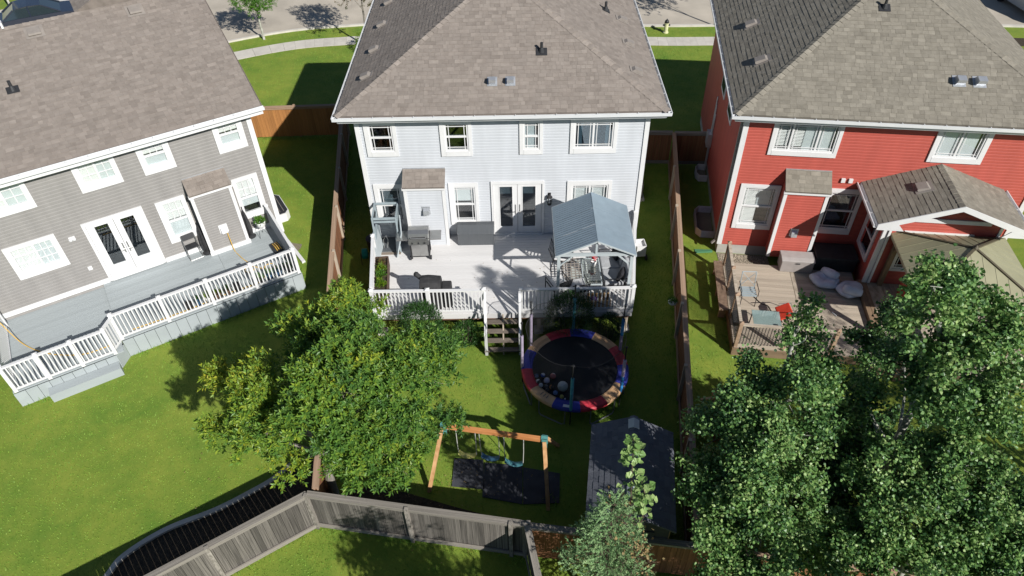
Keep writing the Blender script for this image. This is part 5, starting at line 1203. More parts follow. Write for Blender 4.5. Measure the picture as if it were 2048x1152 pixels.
for y in (-.22,.22): MB().tube([(.45,y,.02),(.2,y,.45),(-.3,y,.62)], .014, 6).build('side_tube', 'steel', c); MB().tube([(-.35,y,.0),(.05,y,.5)], .014, 6).build('leg', 'steel', c)
MB().tube([(.45,-.22,.02),(.55,0,.04),(.45,.22,.02)], .014, 6).build('foot_loop', 'steel', c)
P = [(*rl(x,y),.34) for x,y in ((.95,-2.5),(1.15,-2.8),(1.35,-2.9),(1.45,-3.2),(1.6,-3.3),(1.7,-3.6))]
tag(MB().tube(spline(P,5), .012, 5).build('dark_cord', 'black_metal', smooth=True), 'dark cord lying on the tan deck between the chairs', 'cord')
for (x,y,a,m,l) in ((3.35,-3.05,60,'trim','short white stick lying on the tan deck'),(3.50,-3.85,50,'splash_green','short green stick lying on the tan deck')):
    tag(MB().box(-.09,.09,-.018,.018,0,.03).build('toy_stick', m, None, (*rl(x,y),.322), rad(-a)), l, 'toy')
s = thing('splash_block', 'green plastic splash guard at the red house downspout', 'splash guard', (*rl(-.38,-.02),0), RR+rad(4))
MB().prism([(-.34,-.09,.01),(.25,-.07,.05),(.25,.07,.05),(-.34,.12,.01)], (0,0,.02)).build('tray', 'splash_green', s); MB().prism([(-.34,-.10,.03),(.25,-.08,.07),(.25,-.07,.12),(-.34,-.09,.08)], (0,.015,0)).build('lip', 'splash_green', s)
def tan_gazebo():
    g = thing('tan_gazebo', 'tan metal pyramid roofed gazebo in front of the garden room', 'gazebo', (RO[0],RO[1],0), RR)
    x0, x1, y0, y1 = 4.72, 8.02, -4.66, -1.40; ze, za = 2.5, 3.25; xm, ym = (x0+x1)/2, (y0+y1)/2; z0 = .48
    C = [(x0,y0),(x1,y0),(x1,y1),(x0,y1)]
    for x in (x0+.25,x1-.25):
        for y in (y0+.25,y1-.25):
            MB().box(x-.07,x+.07,y-.07,y+.07,z0,ze).build('post', 'brown_timber', g)
            sx = 1 if x < xm else -1; sy = 1 if y < ym else -1
            MB().beam((x,y,ze-.6),(x+sx*.5,y,ze-.02),.07,.07).build('brace', 'brown_timber', g); MB().beam((x,y,ze-.6),(x,y+sy*.5,ze-.02),.07,.07).build('brace', 'brown_timber', g)
    for y in (y0+.25,y1-.25): MB().box(x0+.1,x1-.1,y-.05,y+.05,ze-.12,ze+.02).build('beam', 'brown_timber', g)
    for x in (x0+.25,x1-.25): MB().box(x-.05,x+.05,y0+.31,y1-.31,ze-.12,ze+.018).build('beam', 'brown_timber', g)
    for k in range(4):
        a, b = Vector((*C[k],ze)), Vector((*C[(k+1) % 4],ze)); top = Vector((xm,ym,za)); n = 11
        nrm = (b-a).cross(top-a).normalized()
        for i in range(n):      # standing seam panels, square to the eave
            f0, f1 = i/n, (i+1)/n; p0, p1 = a+(b-a)*f0, a+(b-a)*f1
            h0 = 1-abs(2*f0-1); h1 = 1-abs(2*f1-1); up = top-(a+b)/2
            q0, q1 = p0+up*h0, p1+up*h1
            pts = [p0,p1,q1]+([p0+(b-a)*(.5-f0)+up] if f0 < .5 < f1 else [])+[q0]
            pts = [p for j,p in enumerate(pts) if j == 0 or (p-pts[j-1]).length > 1e-5]
            m = MB(); m.prism([p+nrm*.0 for p in pts], nrm*.012)
            m.beam(p0+nrm*.014, (q0 if h0 > .02 else p0+up*.02)+nrm*.014, .014, .012, up=nrm); m.build('roof_panel', 'tan_metal', g)
        MB().beam(a+Vector((0,0,.02)), top+Vector((0,0,.025)), .07, .05).build('hip_cap', 'tan_dark', g)
        MB().beam(a-Vector((0,0,.04)), b-Vector((0,0,.04)), .03, .09).build('fascia', 'tan_metal', g)
    MB().lathe([(.08,0),(.07,.05),(.02,.12),(0,.13)], (xm,ym,za), 10).build('finial', 'tan_dark', g)
tan_gazebo()
m = tag(MB().box(-.35,.35,-.5,.5,0,.03).build('door_mat', 'black_plastic', None, (*rl(5.35,-3.6),.482), RR), 'dark mat on the deck under the tan gazebo', 'mat')
r = thing('recycling_bin', 'dark red bin in the shade under the tan gazebo', 'bin', (*rl(5.6,-2.1),.48)); MB().lathe([(.2,0),(.24,.6),(.25,.62)], (0,0,0), 12).build('body', 'toy_red', r); MB().lathe([(.255,.62),(.25,.66),(0,.68)], (0,0,0), 12).build('lid', 'black_plastic', r)
tag(MB().lathe([(.001,0),(.1,.02),(.13,.1),(.09,.17),(.001,.2)], (0,0,0), 12).build('toy_ball', 'hose_green', None, (*rl(5.15,-4.95),.49), smooth=True), 'turquoise toy behind the poplar leaves under the gazebo edge', 'toy')

# ------------------------------------------------------------ street
h = thing('fire_hydrant', 'cream fire hydrant with black cap on the boulevard grass', 'hydrant', (8.12,18.3,0))
MB().lathe([(.15,0),(.15,.05),(.11,.06),(.11,.48),(.13,.50),(.13,.54)], (0,0,0), 16).build('barrel', 'hydrant_cream', h, smooth=False)
MB().lathe([(.12,.545),(.11,.64),(.06,.70),(.03,.71),(.03,.75),(0,.75)], (0,0,0), 16).build('bonnet', 'black_metal', h, smooth=True)
for s in (-1,1): MB().tube([(s*.08,0,.42),(s*.19,0,.42)], .05, 8).build('nozzle', 'black_metal', h)
def car(name, label, loc, rz, body, cat='car', tall=0):
    c = thing(name, label, cat, (*loc,0), rz); W = .88; H = tall
    side = [(-2.25,.32),(-2.28,.62),(-2.15,.86),(-1.55,.95),(-.95,.97),(.95,.95),(1.75,.88),(2.18,.74),(2.28,.5),(2.22,.30)]
    m = MB(); n = len(side); 
    for s in (-1,1): m.add([(x,s*W,z) for x,z in side], [tuple(range(n)) if s < 0 else tuple(range(n))[::-1]])
    for i in range(n): a, b = side[i], side[(i+1) % n]; m.add([(a[0],-W,a[1]),(b[0],-W,b[1]),(b[0],W,b[1]),(a[0],W,a[1])], [(3,2,1,0)])
    m.build('body', body, c, bevel=.05)
    cab = [(-1.75,.93),(-1.05,1.40+H),(-.35,1.47+H),(.30,1.42+H),(1.15,.93)]; k = MB(); n = len(cab)
    T = .70
    P0 = [(x,-W+.06 if z < 1 else -T,z) for x,z in cab]; P1 = [(x,W-.06 if z < 1 else T,z) for x,z in cab]
    k.add(P0, [tuple(range(n))]); k.add(P1, [tuple(range(n))[::-1]])
    for i in (0,3): k.add([P0[i],P0[i+1],P1[i+1],P1[i]], [(3,2,1,0)])
    k.build('windows', 'car_glass', c)
    r = MB().prism([(-1.05,-T,1.405+H),(-1.05,T,1.405+H),(-.35,T,1.475+H),(-.35,-T,1.475+H)], (0,0,.02)); r.prism([(-.35,-T,1.475+H),(-.35,T,1.475+H),(.30,T,1.425+H),(.30,-T,1.425+H)], (0,0,.02)); r.build('roof', body, c)
    for s in (-1,1):
        MB().beam((-.35,s*(T+.005),1.46+H),(-.35,s*(W-.05),.95),.06,.05).build('pillar', body, c); MB().beam((.32,s*(T+.0),1.42+H),(1.17,s*(W-.05),.95),.05,.05).build('pillar', body, c); MB().beam((-1.07,s*T,1.40+H),(-1.77,s*(W-.05),.94),.06,.06).build('pillar', body, c)
        for x in (-1.38,1.40):
            w = MB().lathe([(.20,-.11),(.32,-.1),(.33,0),(.32,.1),(.20,.11)], (0,0,0), 18).build('wheel', 'tyre', c, (x,s*(W-.08),.33)); w.rotation_euler = (rad(90),0,0)
            MB().lathe([(.19,-.02),(.19,.02)], (0,0,.10 if s < 0 else -.10), 12).build('rim', 'steel', w)
        MB().box(2.14,2.24,s*.62-.14,s*.62+.14,.58,.70).build('headlight', 'pane_clear', c); MB().box(-2.29,-2.2,s*.66-.13,s*.66+.13,.64,.76).build('tail_light', 'toy_red', c)
    return c
car('parked_car', 'dark blue sedan parked across the street beyond the grey roof', (-26.6,20.6), rad(28), 'car_dark')
car('parked_van', 'silver grey vehicle at the top right corner beyond the red roof', (28.6,20.4), rad(95), 'car_silver', 'van', .25)
# ------------------------------------------------------------ plants
def unit(v): return v/np.maximum(np.linalg.norm(v, axis=-1, keepdims=True), 1e-9)
def leaf_object(name, P, A, Nm, ln, wd, shape, m, tint, parent=None, **props):
    """one mesh of many small leaves: base P, direction A, normal Nm, length ln, width wd"""
    A = unit(A); B = unit(np.cross(Nm, A)); Nn = np.cross(A, B); ln = np.asarray(ln)[:,None]; wd = np.asarray(wd)[:,None]
    if shape == 'lance': V = [P, P+A*ln*.45+B*wd*.5+Nn*wd*.12, P+A*ln-Nn*ln*.08, P+A*ln*.45-B*wd*.5+Nn*wd*.12]
    elif shape == 'round': V = [P, P+A*ln*.35+B*wd*.52+Nn*wd*.06, P+A*ln*.75+B*wd*.32, P+A*ln-Nn*ln*.1, P+A*ln*.75-B*wd*.32, P+A*ln*.35-B*wd*.52+Nn*wd*.06]
    else: V = [P-B*wd*.5, P+B*wd*.5, P+A*ln]
    k = len(V); n = len(P); arr = np.stack(V, 1).reshape(-1,3); idx = np.arange(n*k).reshape(n,k)
    me = bpy.data.meshes.new(name); me.from_pydata(arr.tolist(), [], idx.tolist()); me.materials.append(M[m])
    at = me.attributes.new('tint', 'FLOAT', 'POINT'); at.data.foreach_set('value', np.repeat(np.asarray(tint,float), k).astype(np.float32))
    o = bpy.data.objects.new(name, me); COL.objects.link(o)
    if parent: o.parent = parent
    for q, v in props.items(): o[q] = v
    return o
def sph(n): return unit(RNG.normal(size=(n,3)))
def clumps(blobs, tints, per, up=.25):
    """smaller leaf clumps over the outside of each crown lobe"""
    C, R, T, D = [], [], [], []
    for b, t in zip(blobs, tints):
        n = max(5, int(per*b[3]**1.6)); d = sph(n); d[:,2] = np.where(d[:,2] < -up, -d[:,2], d[:,2])
        C.append(np.array(b[:3])+d*b[3]*RNG.uniform(.55,1.02,(n,1))); R.append(RNG.uniform(.20,.36,n)*b[3]**.6); T.append(t+RNG.normal(size=n)*.16); D.append(d)
    return map(np.concatenate, (C,R,T,D))
def ash_leaves(blobs, ntw, tints, lf=.108, nl=12, per=30):
    C, R, T0, D0 = clumps(blobs, tints, per); ks = RNG.choice(len(C), ntw, p=R**2/np.sum(R**2))
    D = sph(ntw)+D0[ks]*.5; D[:,2] += .35; D = unit(D)
    T = C[ks]+D*R[ks][:,None]*RNG.uniform(.5,1.15,(ntw,1)); ax = unit(D*.9+np.array([0,0,.5])+RNG.normal(size=(ntw,3))*.3); tt = T0[ks]+RNG.normal(size=ntw)*.07
    P, A, N, t = [], [], [], []
    e1 = unit(np.cross(ax, RNG.normal(size=(ntw,3)))); e2 = np.cross(ax, e1)
    for j in range(nl):
        s = j/nl; ang = j*2.4+RNG.uniform(-.4,.4,(ntw,1)); rad_ = e1*np.cos(ang)+e2*np.sin(ang)
        P.append(T+ax*(.20*s)); A.append(unit(rad_*(1.0-.5*s)+ax*(.3+.5*s))); N.append(unit(ax+RNG.normal(size=(ntw,3))*.25)); t.append(tt+RNG.uniform(-.08,.08,ntw))
    P, A, N, t = map(np.concatenate, (P,A,N,t)); n = len(P)
    return P, A, N, RNG.uniform(.8,1.2,n)*lf, RNG.uniform(.8,1.2,n)*lf*.42, np.clip(t,0,1)
def poplar_leaves(blobs, ncl, tints, lf=.066, nl=15, spread=.08, per=30):
    C, R, T0, D0 = clumps(blobs, tints, per, .6); ks = RNG.choice(len(C), ncl, p=R**2/np.sum(R**2))
    D = unit(sph(ncl)+D0[ks]*.4+np.array([0,0,.2])); T = C[ks]+D*R[ks][:,None]*RNG.uniform(.3,1.1,(ncl,1)); tt = T0[ks]+RNG.normal(size=ncl)*.08
    T = np.repeat(T,nl,0); D = np.repeat(D,nl,0); n = len(T)
    P = T+RNG.normal(size=(n,3))*spread; A = unit(RNG.normal(size=(n,3))+D*.5-np.array([0,0,.3])); N = unit(D*.5+np.array([0,0,.5])+RNG.normal(size=(n,3))*.75)
    return P, A, N, RNG.uniform(.75,1.25,n)*lf, RNG.uniform(.8,1.15,n)*lf*.9, np.clip(np.repeat(tt,nl)+RNG.uniform(-.1,.1,n),0,1)
def tree(name, label, base, stems, blobs, leaves, bark, r0, group=None, cat='tree', crown=None, lm='leaf_ash', shape='lance'):
    t = thing(name, label, cat, (0,0,0), 0, group); t.location = (base[0],base[1],0)
    off = np.array([base[0],base[1],0]); mb = MB()
    tr = [tuple(np.array(p)-off) for p in stems]
    pts = spline(tr,4); mb.tube([tuple(p) for p in pts], [r0*(1-.75*i/(len(pts)-1)) for i in range(len(pts))], 8)
    for b in blobs:
        c = np.array(b[:3])-off; d = [np.linalg.norm(np.array(p)-c)+max(0,p[2]-c[2])*2 for p in pts]; i = int(np.argmin(d)); q = np.array(pts[i])
        i = max(0,i-2); q = np.array(pts[i]); mid = (q+c)/2+np.array([0,0,.12])+RNG.normal(size=3)*.08
        rr = r0*(1-.75*i/(len(pts)-1))*.5; mb.tube([tuple(p) for p in spline([q,mid,c],4)], [rr*(1-.8*k/8) for k in range(9)], 6)
        for k in range(3):
            e = c+sph(1)[0]*b[3]*.8; mb.tube([tuple(c*.7+mid*.3),tuple(e)], [rr*.35,rr*.1], 5)
    mb.build('trunk', bark, t, smooth=True)
    P, A, N, l, w, ti = leaves; leaf_object('crown', P-off, A, N, l, w, shape, lm, ti, t, kind='stuff')
    return t
ASH = [(-4.10,-7.30,4.30,0.72),(-3.23,-8.91,5.00,0.85),(-4.99,-8.00,4.20,0.65),(-2.35,-8.45,4.10,0.62),(-6.59,-8.51,3.40,0.62),(-5.19,-9.54,4.30,0.80),(-3.60,-10.29,5.20,0.90),(-2.50,-9.86,4.80,0.80),(-1.98,-8.47,3.70,0.62),(-5.67,-10.08,3.60,0.75),(-4.04,-10.69,4.60,0.75),(-3.14,-10.65,4.00,0.80),(-2.11,-9.93,3.50,0.62),(-2.61,-10.68,3.20,0.55),(-5.15,-10.45,2.90,0.42),(-6.64,-9.57,3.20,0.50),(-1.83,-7.50,3.40,0.40),(-3.43,-10.74,3.40,0.60),(-4.17,-8.71,4.80,0.70),(-3.75,-6.55,3.70,0.42)]
tints = [.66,.54,.48,.42,1.0,.72,.54,.40,.30,.82,.46,.44,.32,.38,.70,.85,.40,.40,.60,.55]
tree('ash_tree', 'broad green ash tree with yellowing left side behind the grey fence', (-4.85,-9.35), [(-4.85,-9.35,0),(-4.8,-9.3,1.3),(-4.4,-9.2,2.6),(-3.9,-9.2,3.8),(-3.6,-9.4,4.6)], ASH, ash_leaves(ASH, 5400, tints), 'bark_gray', .13)
POPA = [(5.50,-9.66,6.80,0.22),(5.52,-9.72,6.40,0.28),(5.42,-10.02,5.95,0.44),(4.85,-9.95,5.20,0.45),(5.80,-10.20,5.50,0.50),(4.50,-10.40,4.70,0.66),(5.26,-10.57,5.20,0.75),(4.05,-10.39,4.00,0.70),(4.66,-11.24,4.50,0.75),(5.72,-10.85,4.60,0.55),(3.82,-11.38,3.50,0.65),(4.44,-11.91,3.80,0.70),(5.35,-11.81,3.80,0.60),(3.82,-12.31,3.00,0.65),(4.58,-12.63,3.20,0.70),(4.07,-12.84,2.60,0.60),(5.46,-12.44,3.00,0.50)]
POPB = [(6.30,-11.25,8.85,0.36),(6.75,-11.15,8.35,0.42),(7.08,-10.61,8.20,0.38),(7.74,-10.79,7.60,0.55),(7.12,-10.72,7.30,0.55),(8.44,-10.94,7.00,0.60),(7.56,-11.16,7.00,0.60),(8.27,-8.56,5.00,0.55),(7.32,-10.18,5.60,0.60),(8.55,-11.26,6.00,0.60),(7.65,-11.46,6.00,0.55),(7.93,-8.41,4.20,0.50),(6.97,-10.13,4.60,0.50)]
POPC = [(8.15,-11.85,5.00,0.60),(7.55,-11.71,4.80,0.50),(6.82,-11.77,4.40,0.60),(8.79,-12.03,4.60,0.50),(7.95,-12.40,4.20,0.70),(7.25,-12.48,4.00,0.70),(8.97,-12.65,3.90,0.60),(6.65,-12.51,3.50,0.60),(8.27,-12.93,3.50,0.70),(7.48,-13.07,3.20,0.70),(6.11,-12.55,3.00,0.60),(8.97,-13.09,3.00,0.60)]
G_ = 'poplars behind the lower right fence'
tree('poplar_tree', 'green poplar tree overlapping the left corner of the red house deck', (5.15,-11.3), [(5.15,-11.3,0),(5.0,-11.2,1.6),(4.85,-11.0,3.0),(5.0,-10.5,4.4),(5.25,-10.0,5.8),(5.38,-9.6,6.5)], POPA, poplar_leaves(POPA, 3300, [.62]*2+[.45]*5+[.5]*10), 'bark_pale', .10, G_, lm='leaf_poplar', shape='round')
tree('poplar_tree', 'tall poplar tree with pale trunk reaching over the tan gazebo', (7.6,-11.5), [(7.6,-11.5,0),(7.55,-11.3,1.6),(7.5,-11.0,3.6),(7.75,-10.6,4.8),(7.6,-10.7,6.4),(7.0,-10.9,7.8),(6.4,-11.2,8.8)], POPB, poplar_leaves(POPB, 2500, [.6]*2+[.5]*5+[.3]*2+[.5]*2+[.3]*2), 'bark_pale', .11, G_, lm='leaf_poplar', shape='round')
tree('poplar_tree', 'bushy poplar tree filling the lower right corner', (7.6,-12.9), [(7.6,-12.9,0),(7.6,-12.8,1.5),(7.7,-12.5,3.0),(7.9,-12.2,4.4)], POPC, poplar_leaves(POPC, 3000, [.5]*12), 'bark_pale', .10, G_, lm='leaf_poplar', shape='round')
POPD = [(8.3,-9.9,2.6,.75),(7.3,-10.6,2.4,.8),(6.4,-10.6,2.5,.7),(6.5,-11.6,2.3,.8),(9.6,-11.4,3.0,.8),(7.2,-9.4,2.6,.6),(9.9,-12.3,2.6,.8),(6.0,-12.0,2.2,.6),(8.8,-10.8,3.2,.7),(7.0,-9.9,3.4,.5)]  # very low leaf tint paints in the shade below the taller crowns
tree('poplar_tree', 'low poplar growth between the taller poplars, shade put into its dark leaves', (7.7,-10.9), [(7.7,-10.9,0),(7.6,-10.8,.9),(7.6,-10.7,1.8),(7.7,-10.6,2.6)], POPD, poplar_leaves(POPD, 2300, [.12]*10, .085), 'bark_brown', .07, G_, lm='leaf_poplar', shape='round')
# poplars just outside the frame that throw the shade over the shed, the mats and the front lawn
def plain_poplar(base, h, r, label, seed):
    B = [(base[0]+RNG.uniform(-.3,.3)*r, base[1]+RNG.uniform(-.3,.3)*r, h*f, r*g) for f,g in ((.97,.35),(.85,.6),(.7,.85),(.55,1.0),(.4,.95),(.28,.7))]
    B += [(b[0]+random.uniform(-1,1)*r*.7, b[1]+random.uniform(-1,1)*r*.7, b[2]+random.uniform(-.3,.3), b[3]*.7) for b in B[1:5]]
    tree('poplar_tree', label, base, [(base[0],base[1],0),(base[0],base[1],h*.4),(base[0]+.1,base[1],h*.75),(base[0],base[1]+.1,h*.95)], B, poplar_leaves(B, 900, [.45]*len(B)), 'bark_pale', .1, G_, lm='leaf_poplar', shape='round')
plain_poplar((12.6,-12.6), 6.0, 1.3, 'unseen poplar just beyond the right frame edge, added for its shade', 5)  # this and the next two: unseen, added to darken the right lawn
plain_poplar((15.6,-11.8), 7.2, 1.7, 'tall unseen poplar far beyond the right frame edge, added for its shade', 6)
plain_poplar((10.6,-13.8), 6.6, 1.3, 'unseen poplar right of the lower right frame corner, added for its shade', 4)
plain_poplar((6.3,-14.8), 5.6, 1.15, 'poplar standing below the lower right edge of the picture', 1)
plain_poplar((1.9,-16.6), 6.2, 1.15, 'poplar standing below the lower middle edge of the picture', 2)
plain_poplar((-.1,-15.3), 5.2, .85, 'small poplar standing below the lower left middle edge of the picture', 3)
# slender poplar and spruce in front of the shed
def sapling():
    t = thing('poplar_sapling', 'thin young poplar with large leaves rising in front of the shed roof', 'tree', (2.15,-12.1,0))
    S1 = spline([(0,0,0),(.02,.05,2.0),(-.02,.2,3.6),(-.08,.42,5.0),(-.10,.5,5.45)],6); S2 = spline([(.02,.05,2.0),(.15,-.1,3.4),(.16,-.05,4.3),(.06,.05,4.75)],6)
    for s in (S1,S2): MB().tube([tuple(p) for p in s], [.03*(1-.85*i/(len(s)-1)) for i in range(len(s))], 6).build('stem', 'bark_brown', t)
    ms = []
    for j in range(3):
        m = MB(); w = .075; l = .14
        m.add([(0,0,0),(.4*w,.03,-.01),(w,l*.42,.012),(w*.55,l*.8,0),(0,l,-.012),(-w*.55,l*.8,0),(-w,l*.42,.012),(-.4*w,.03,-.01)], [(0,1,2,3,4),(0,4,5,6,7)])
        me = m.mesh('leaf', 'leaf_poplar'); at = me.attributes.new('tint','FLOAT','POINT'); at.data.foreach_set('value', [(.55,.8,1.0)[j]]*8); ms.append(me)
    for s, n0 in ((S1,110),(S2,45)):
        for k in range(n0):
            f = random.uniform(.45,1.0); p = s[min(len(s)-1,int(f*(len(s)-1)))]
            sp = .05+.24*(1-f)/.55
            a = random.uniform(0,6.28); r = random.uniform(.02,sp)
            inst('leaf', random.choice(ms), t, (p[0]+r*math.cos(a), p[1]+r*math.sin(a), p[2]+random.uniform(-.08,.08)), (random.uniform(-.9,.6),random.uniform(-.6,.6),a-1.57), (random.uniform(.7,1.15),)*3)
sapling()
def spruce():
    t = thing('spruce_tree', 'young blue green spruce at the bottom edge in front of the shed', 'tree', (1.72,-12.25,0)); H = 4.55
    MB().tube([(0,0,0),(0,0,H*.6),(0,0,H)], [.08,.04,.01], 8).build('trunk', 'bark_brown', t)
    P0, P1 = [], []; bm = MB()
    z = .9
    while z < H-.08:
        R = min(1.1, (H-z)*.30+.06); nb = 6 if z < 3.9 else 4; a0 = random.uniform(0,6.28)
        for k in range(nb):
            a = a0+6.2832*k/nb+random.uniform(-.2,.2); r = R*random.uniform(.8,1.12); up = .12+.30*(z/H)**2
            b = np.array([0,0,z]); e = b+np.array([r*math.cos(a),r*math.sin(a),r*up]); bm.tube([tuple(b),tuple(e)], [.014,.004], 4)
            n = max(2,int(r/.15))
            for j in range(n):
                q = b+(e-b)*((j+.6)/n); L = .24*(1-.4*j/n)+.06
                for s in (-1,1):
                    aa = a+s*random.uniform(.6,1.0); P0.append(q); P1.append(q+np.array([L*math.cos(aa),L*math.sin(aa),L*random.uniform(.15,.45)]))
            P0.append(e-(e-b)/np.linalg.norm(e-b)*.12); P1.append(e+(e-b)/np.linalg.norm(e-b)*.10)
        z += .21
    for k in range(3): P0.append(np.array([0,0,H-.25])); P1.append(np.array([random.uniform(-.12,.12),random.uniform(-.1,.1),H+.12]))
    bm.build('branches', 'bark_brown', t, kind='stuff')
    P0, P1 = np.array(P0), np.array(P1); n = len(P0); q = 36
    f = np.tile(np.linspace(0,1,q),n)[:,None]; S0 = np.repeat(P0,q,0); S1 = np.repeat(P1,q,0); d = unit(S1-S0)
    pos = S0+(S1-S0)*f; nn = len(pos); rnd = sph(nn); side = unit(np.cross(d,rnd)); A = unit(side*.8+d*.75)
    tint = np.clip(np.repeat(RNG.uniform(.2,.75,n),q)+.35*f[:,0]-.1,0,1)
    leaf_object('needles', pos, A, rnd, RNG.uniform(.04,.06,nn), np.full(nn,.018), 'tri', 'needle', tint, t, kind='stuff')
spruce()
def dry_top():
    Bb = [(1.95,-12.2,4.0,.28),(2.0,-12.3,3.5,.4),(2.2,-12.7,2.9,.5)]
    t = thing('dry_shrub', 'tangle of dry brown twigs and pale leaves beside the spruce', 'shrub', (2.1,-12.4,0)); off = np.array([2.1,-12.4,0]); mb = MB()
    for b in Bb:
        for k in range(40):
            c = np.array(b[:3])-off+sph(1)[0]*b[3]*.5; e = c+sph(1)[0]*.25+np.array([0,0,.1]); mb.tube([tuple(c),tuple(e)], [.006,.003], 4)
        mb.tube([(0,0,0),tuple(np.array(b[:3])-off)], [.02,.008], 5)
    mb.build('twigs', 'bark_brown', t, kind='stuff')
    P,A,N,l,w,ti = poplar_leaves(Bb, 24, [.5,.7,.8], .07, 8, .1); leaf_object('foliage', P-off, A, N, l, w, 'lance', 'needle_dry', ti, t, kind='stuff')
dry_top()
def shrub(label, c, rx, ry, h, n, m='leaf_shrub', lf=.06, shape='lance', name='shrub', z0=.05):
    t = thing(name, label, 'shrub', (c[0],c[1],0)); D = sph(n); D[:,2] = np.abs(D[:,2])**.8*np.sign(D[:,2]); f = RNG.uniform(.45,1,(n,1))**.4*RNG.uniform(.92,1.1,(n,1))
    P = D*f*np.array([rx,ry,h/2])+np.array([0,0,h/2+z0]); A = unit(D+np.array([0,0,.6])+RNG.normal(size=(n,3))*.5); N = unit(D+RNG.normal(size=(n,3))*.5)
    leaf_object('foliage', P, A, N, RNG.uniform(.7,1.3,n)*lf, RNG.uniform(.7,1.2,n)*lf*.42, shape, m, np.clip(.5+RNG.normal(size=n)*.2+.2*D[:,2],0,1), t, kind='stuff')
    mb = MB()
    for k in range(9): a = k*.7; mb.tube([(.05*math.cos(a),.05*math.sin(a),0),(rx*.6*math.cos(a),ry*.6*math.sin(a),h*.7)], [.015,.005], 5)
    mb.build('stems', 'bark_brown', t); return t
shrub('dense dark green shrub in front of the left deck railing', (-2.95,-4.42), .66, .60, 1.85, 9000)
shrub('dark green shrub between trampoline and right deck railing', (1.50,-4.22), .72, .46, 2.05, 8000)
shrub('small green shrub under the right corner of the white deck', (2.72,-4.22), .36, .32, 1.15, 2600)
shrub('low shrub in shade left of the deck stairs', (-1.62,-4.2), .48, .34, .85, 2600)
def veg(parent, c, r, h, n, m, lf=.06):
    D = sph(n); D[:,2] = np.abs(D[:,2]); P = np.array(c)+D*RNG.uniform(.2,1,(n,1))*np.array([r,r,h]); A = unit(D+np.array([0,0,.5])+RNG.normal(size=(n,3))*.4)
    leaf_object('foliage', P, A, unit(RNG.normal(size=(n,3))+np.array([0,0,1.])), RNG.uniform(.7,1.3,n)*lf, RNG.uniform(.7,1.2,n)*lf*.5, 'lance', m, RNG.uniform(0,1,n), parent, kind='stuff')
veg(PL, (0,.62,.36), .16, .22, 130, 'leaf_red', .06); veg(PL, (0,.28,.36), .17, .30, 260, 'leaf_lime', .07); veg(PL, (0,.02,.36), .16, .24, 220, 'leaf_street', .07); veg(PL, (0,-.40,.36), .17, .28, 300, 'leaf_lime', .07); veg(PL, (0,-.75,.36), .14, .10, 70, 'leaf_red', .05)
veg(PS, (0,0,.58), .20, .24, 260, 'leaf_street', .08); veg(HB, (0,0,.11), .17, .18, 200, 'leaf_street', .06)
for p, v, r, hh in POTS:
    if v: veg(p, (0,0,hh*.85), r*1.15, .22, 120, ('leaf_shrub','needle','leaf_lime')[v-1], .06)
# street trees
def round_tree(base, h, r, label, lm, n=1500, bark='bark_gray', th=.45, group='street trees'):
    B = [(base[0]+r*.45*math.cos(a)*random.uniform(.6,1), base[1]+r*.45*math.sin(a)*random.uniform(.6,1), h-r*.9+random.uniform(-.4,.4)*r, r*.62) for a in [k*1.257 for k in range(5)]]+[(base[0],base[1],h-r*.55,r*.6)]
    tree('street_tree', label, base, [(base[0],base[1],0),(base[0],base[1],h*th),(base[0]+.05,base[1],h*.8)], B, ash_leaves(B, n, [.5]*6, .10, 9), bark, .07, group, lm=lm)
round_tree((-13.6,18.4), 3.3, 1.2, 'young green street tree with staked pale trunk at the top left', 'leaf_street', 900, 'bark_pale')
round_tree((-7.7,17.0), 4.6, 1.4, 'reddish green tree showing beside the left eave of the white house', 'leaf_red', 900)
round_tree((11.6,18.2), 5.6, 1.8, 'street tree hidden behind the red house roof', 'leaf_street', 900)
round_tree((-29.8,23.2), 5.2, 1.7, 'dark green tree at the top left corner beyond the parked car', 'leaf_shrub', 900, 'bark_pale')
shrub('dark hedge bush across the street at the top left', (-27.6,26.2), 1.6, .9, 1.6, 2500, lf=.12)
shrub('lime green shrub at the front left corner of the white house', (-7.75,16.6), .5, .5, 1.0, 900, 'leaf_lime', .09)

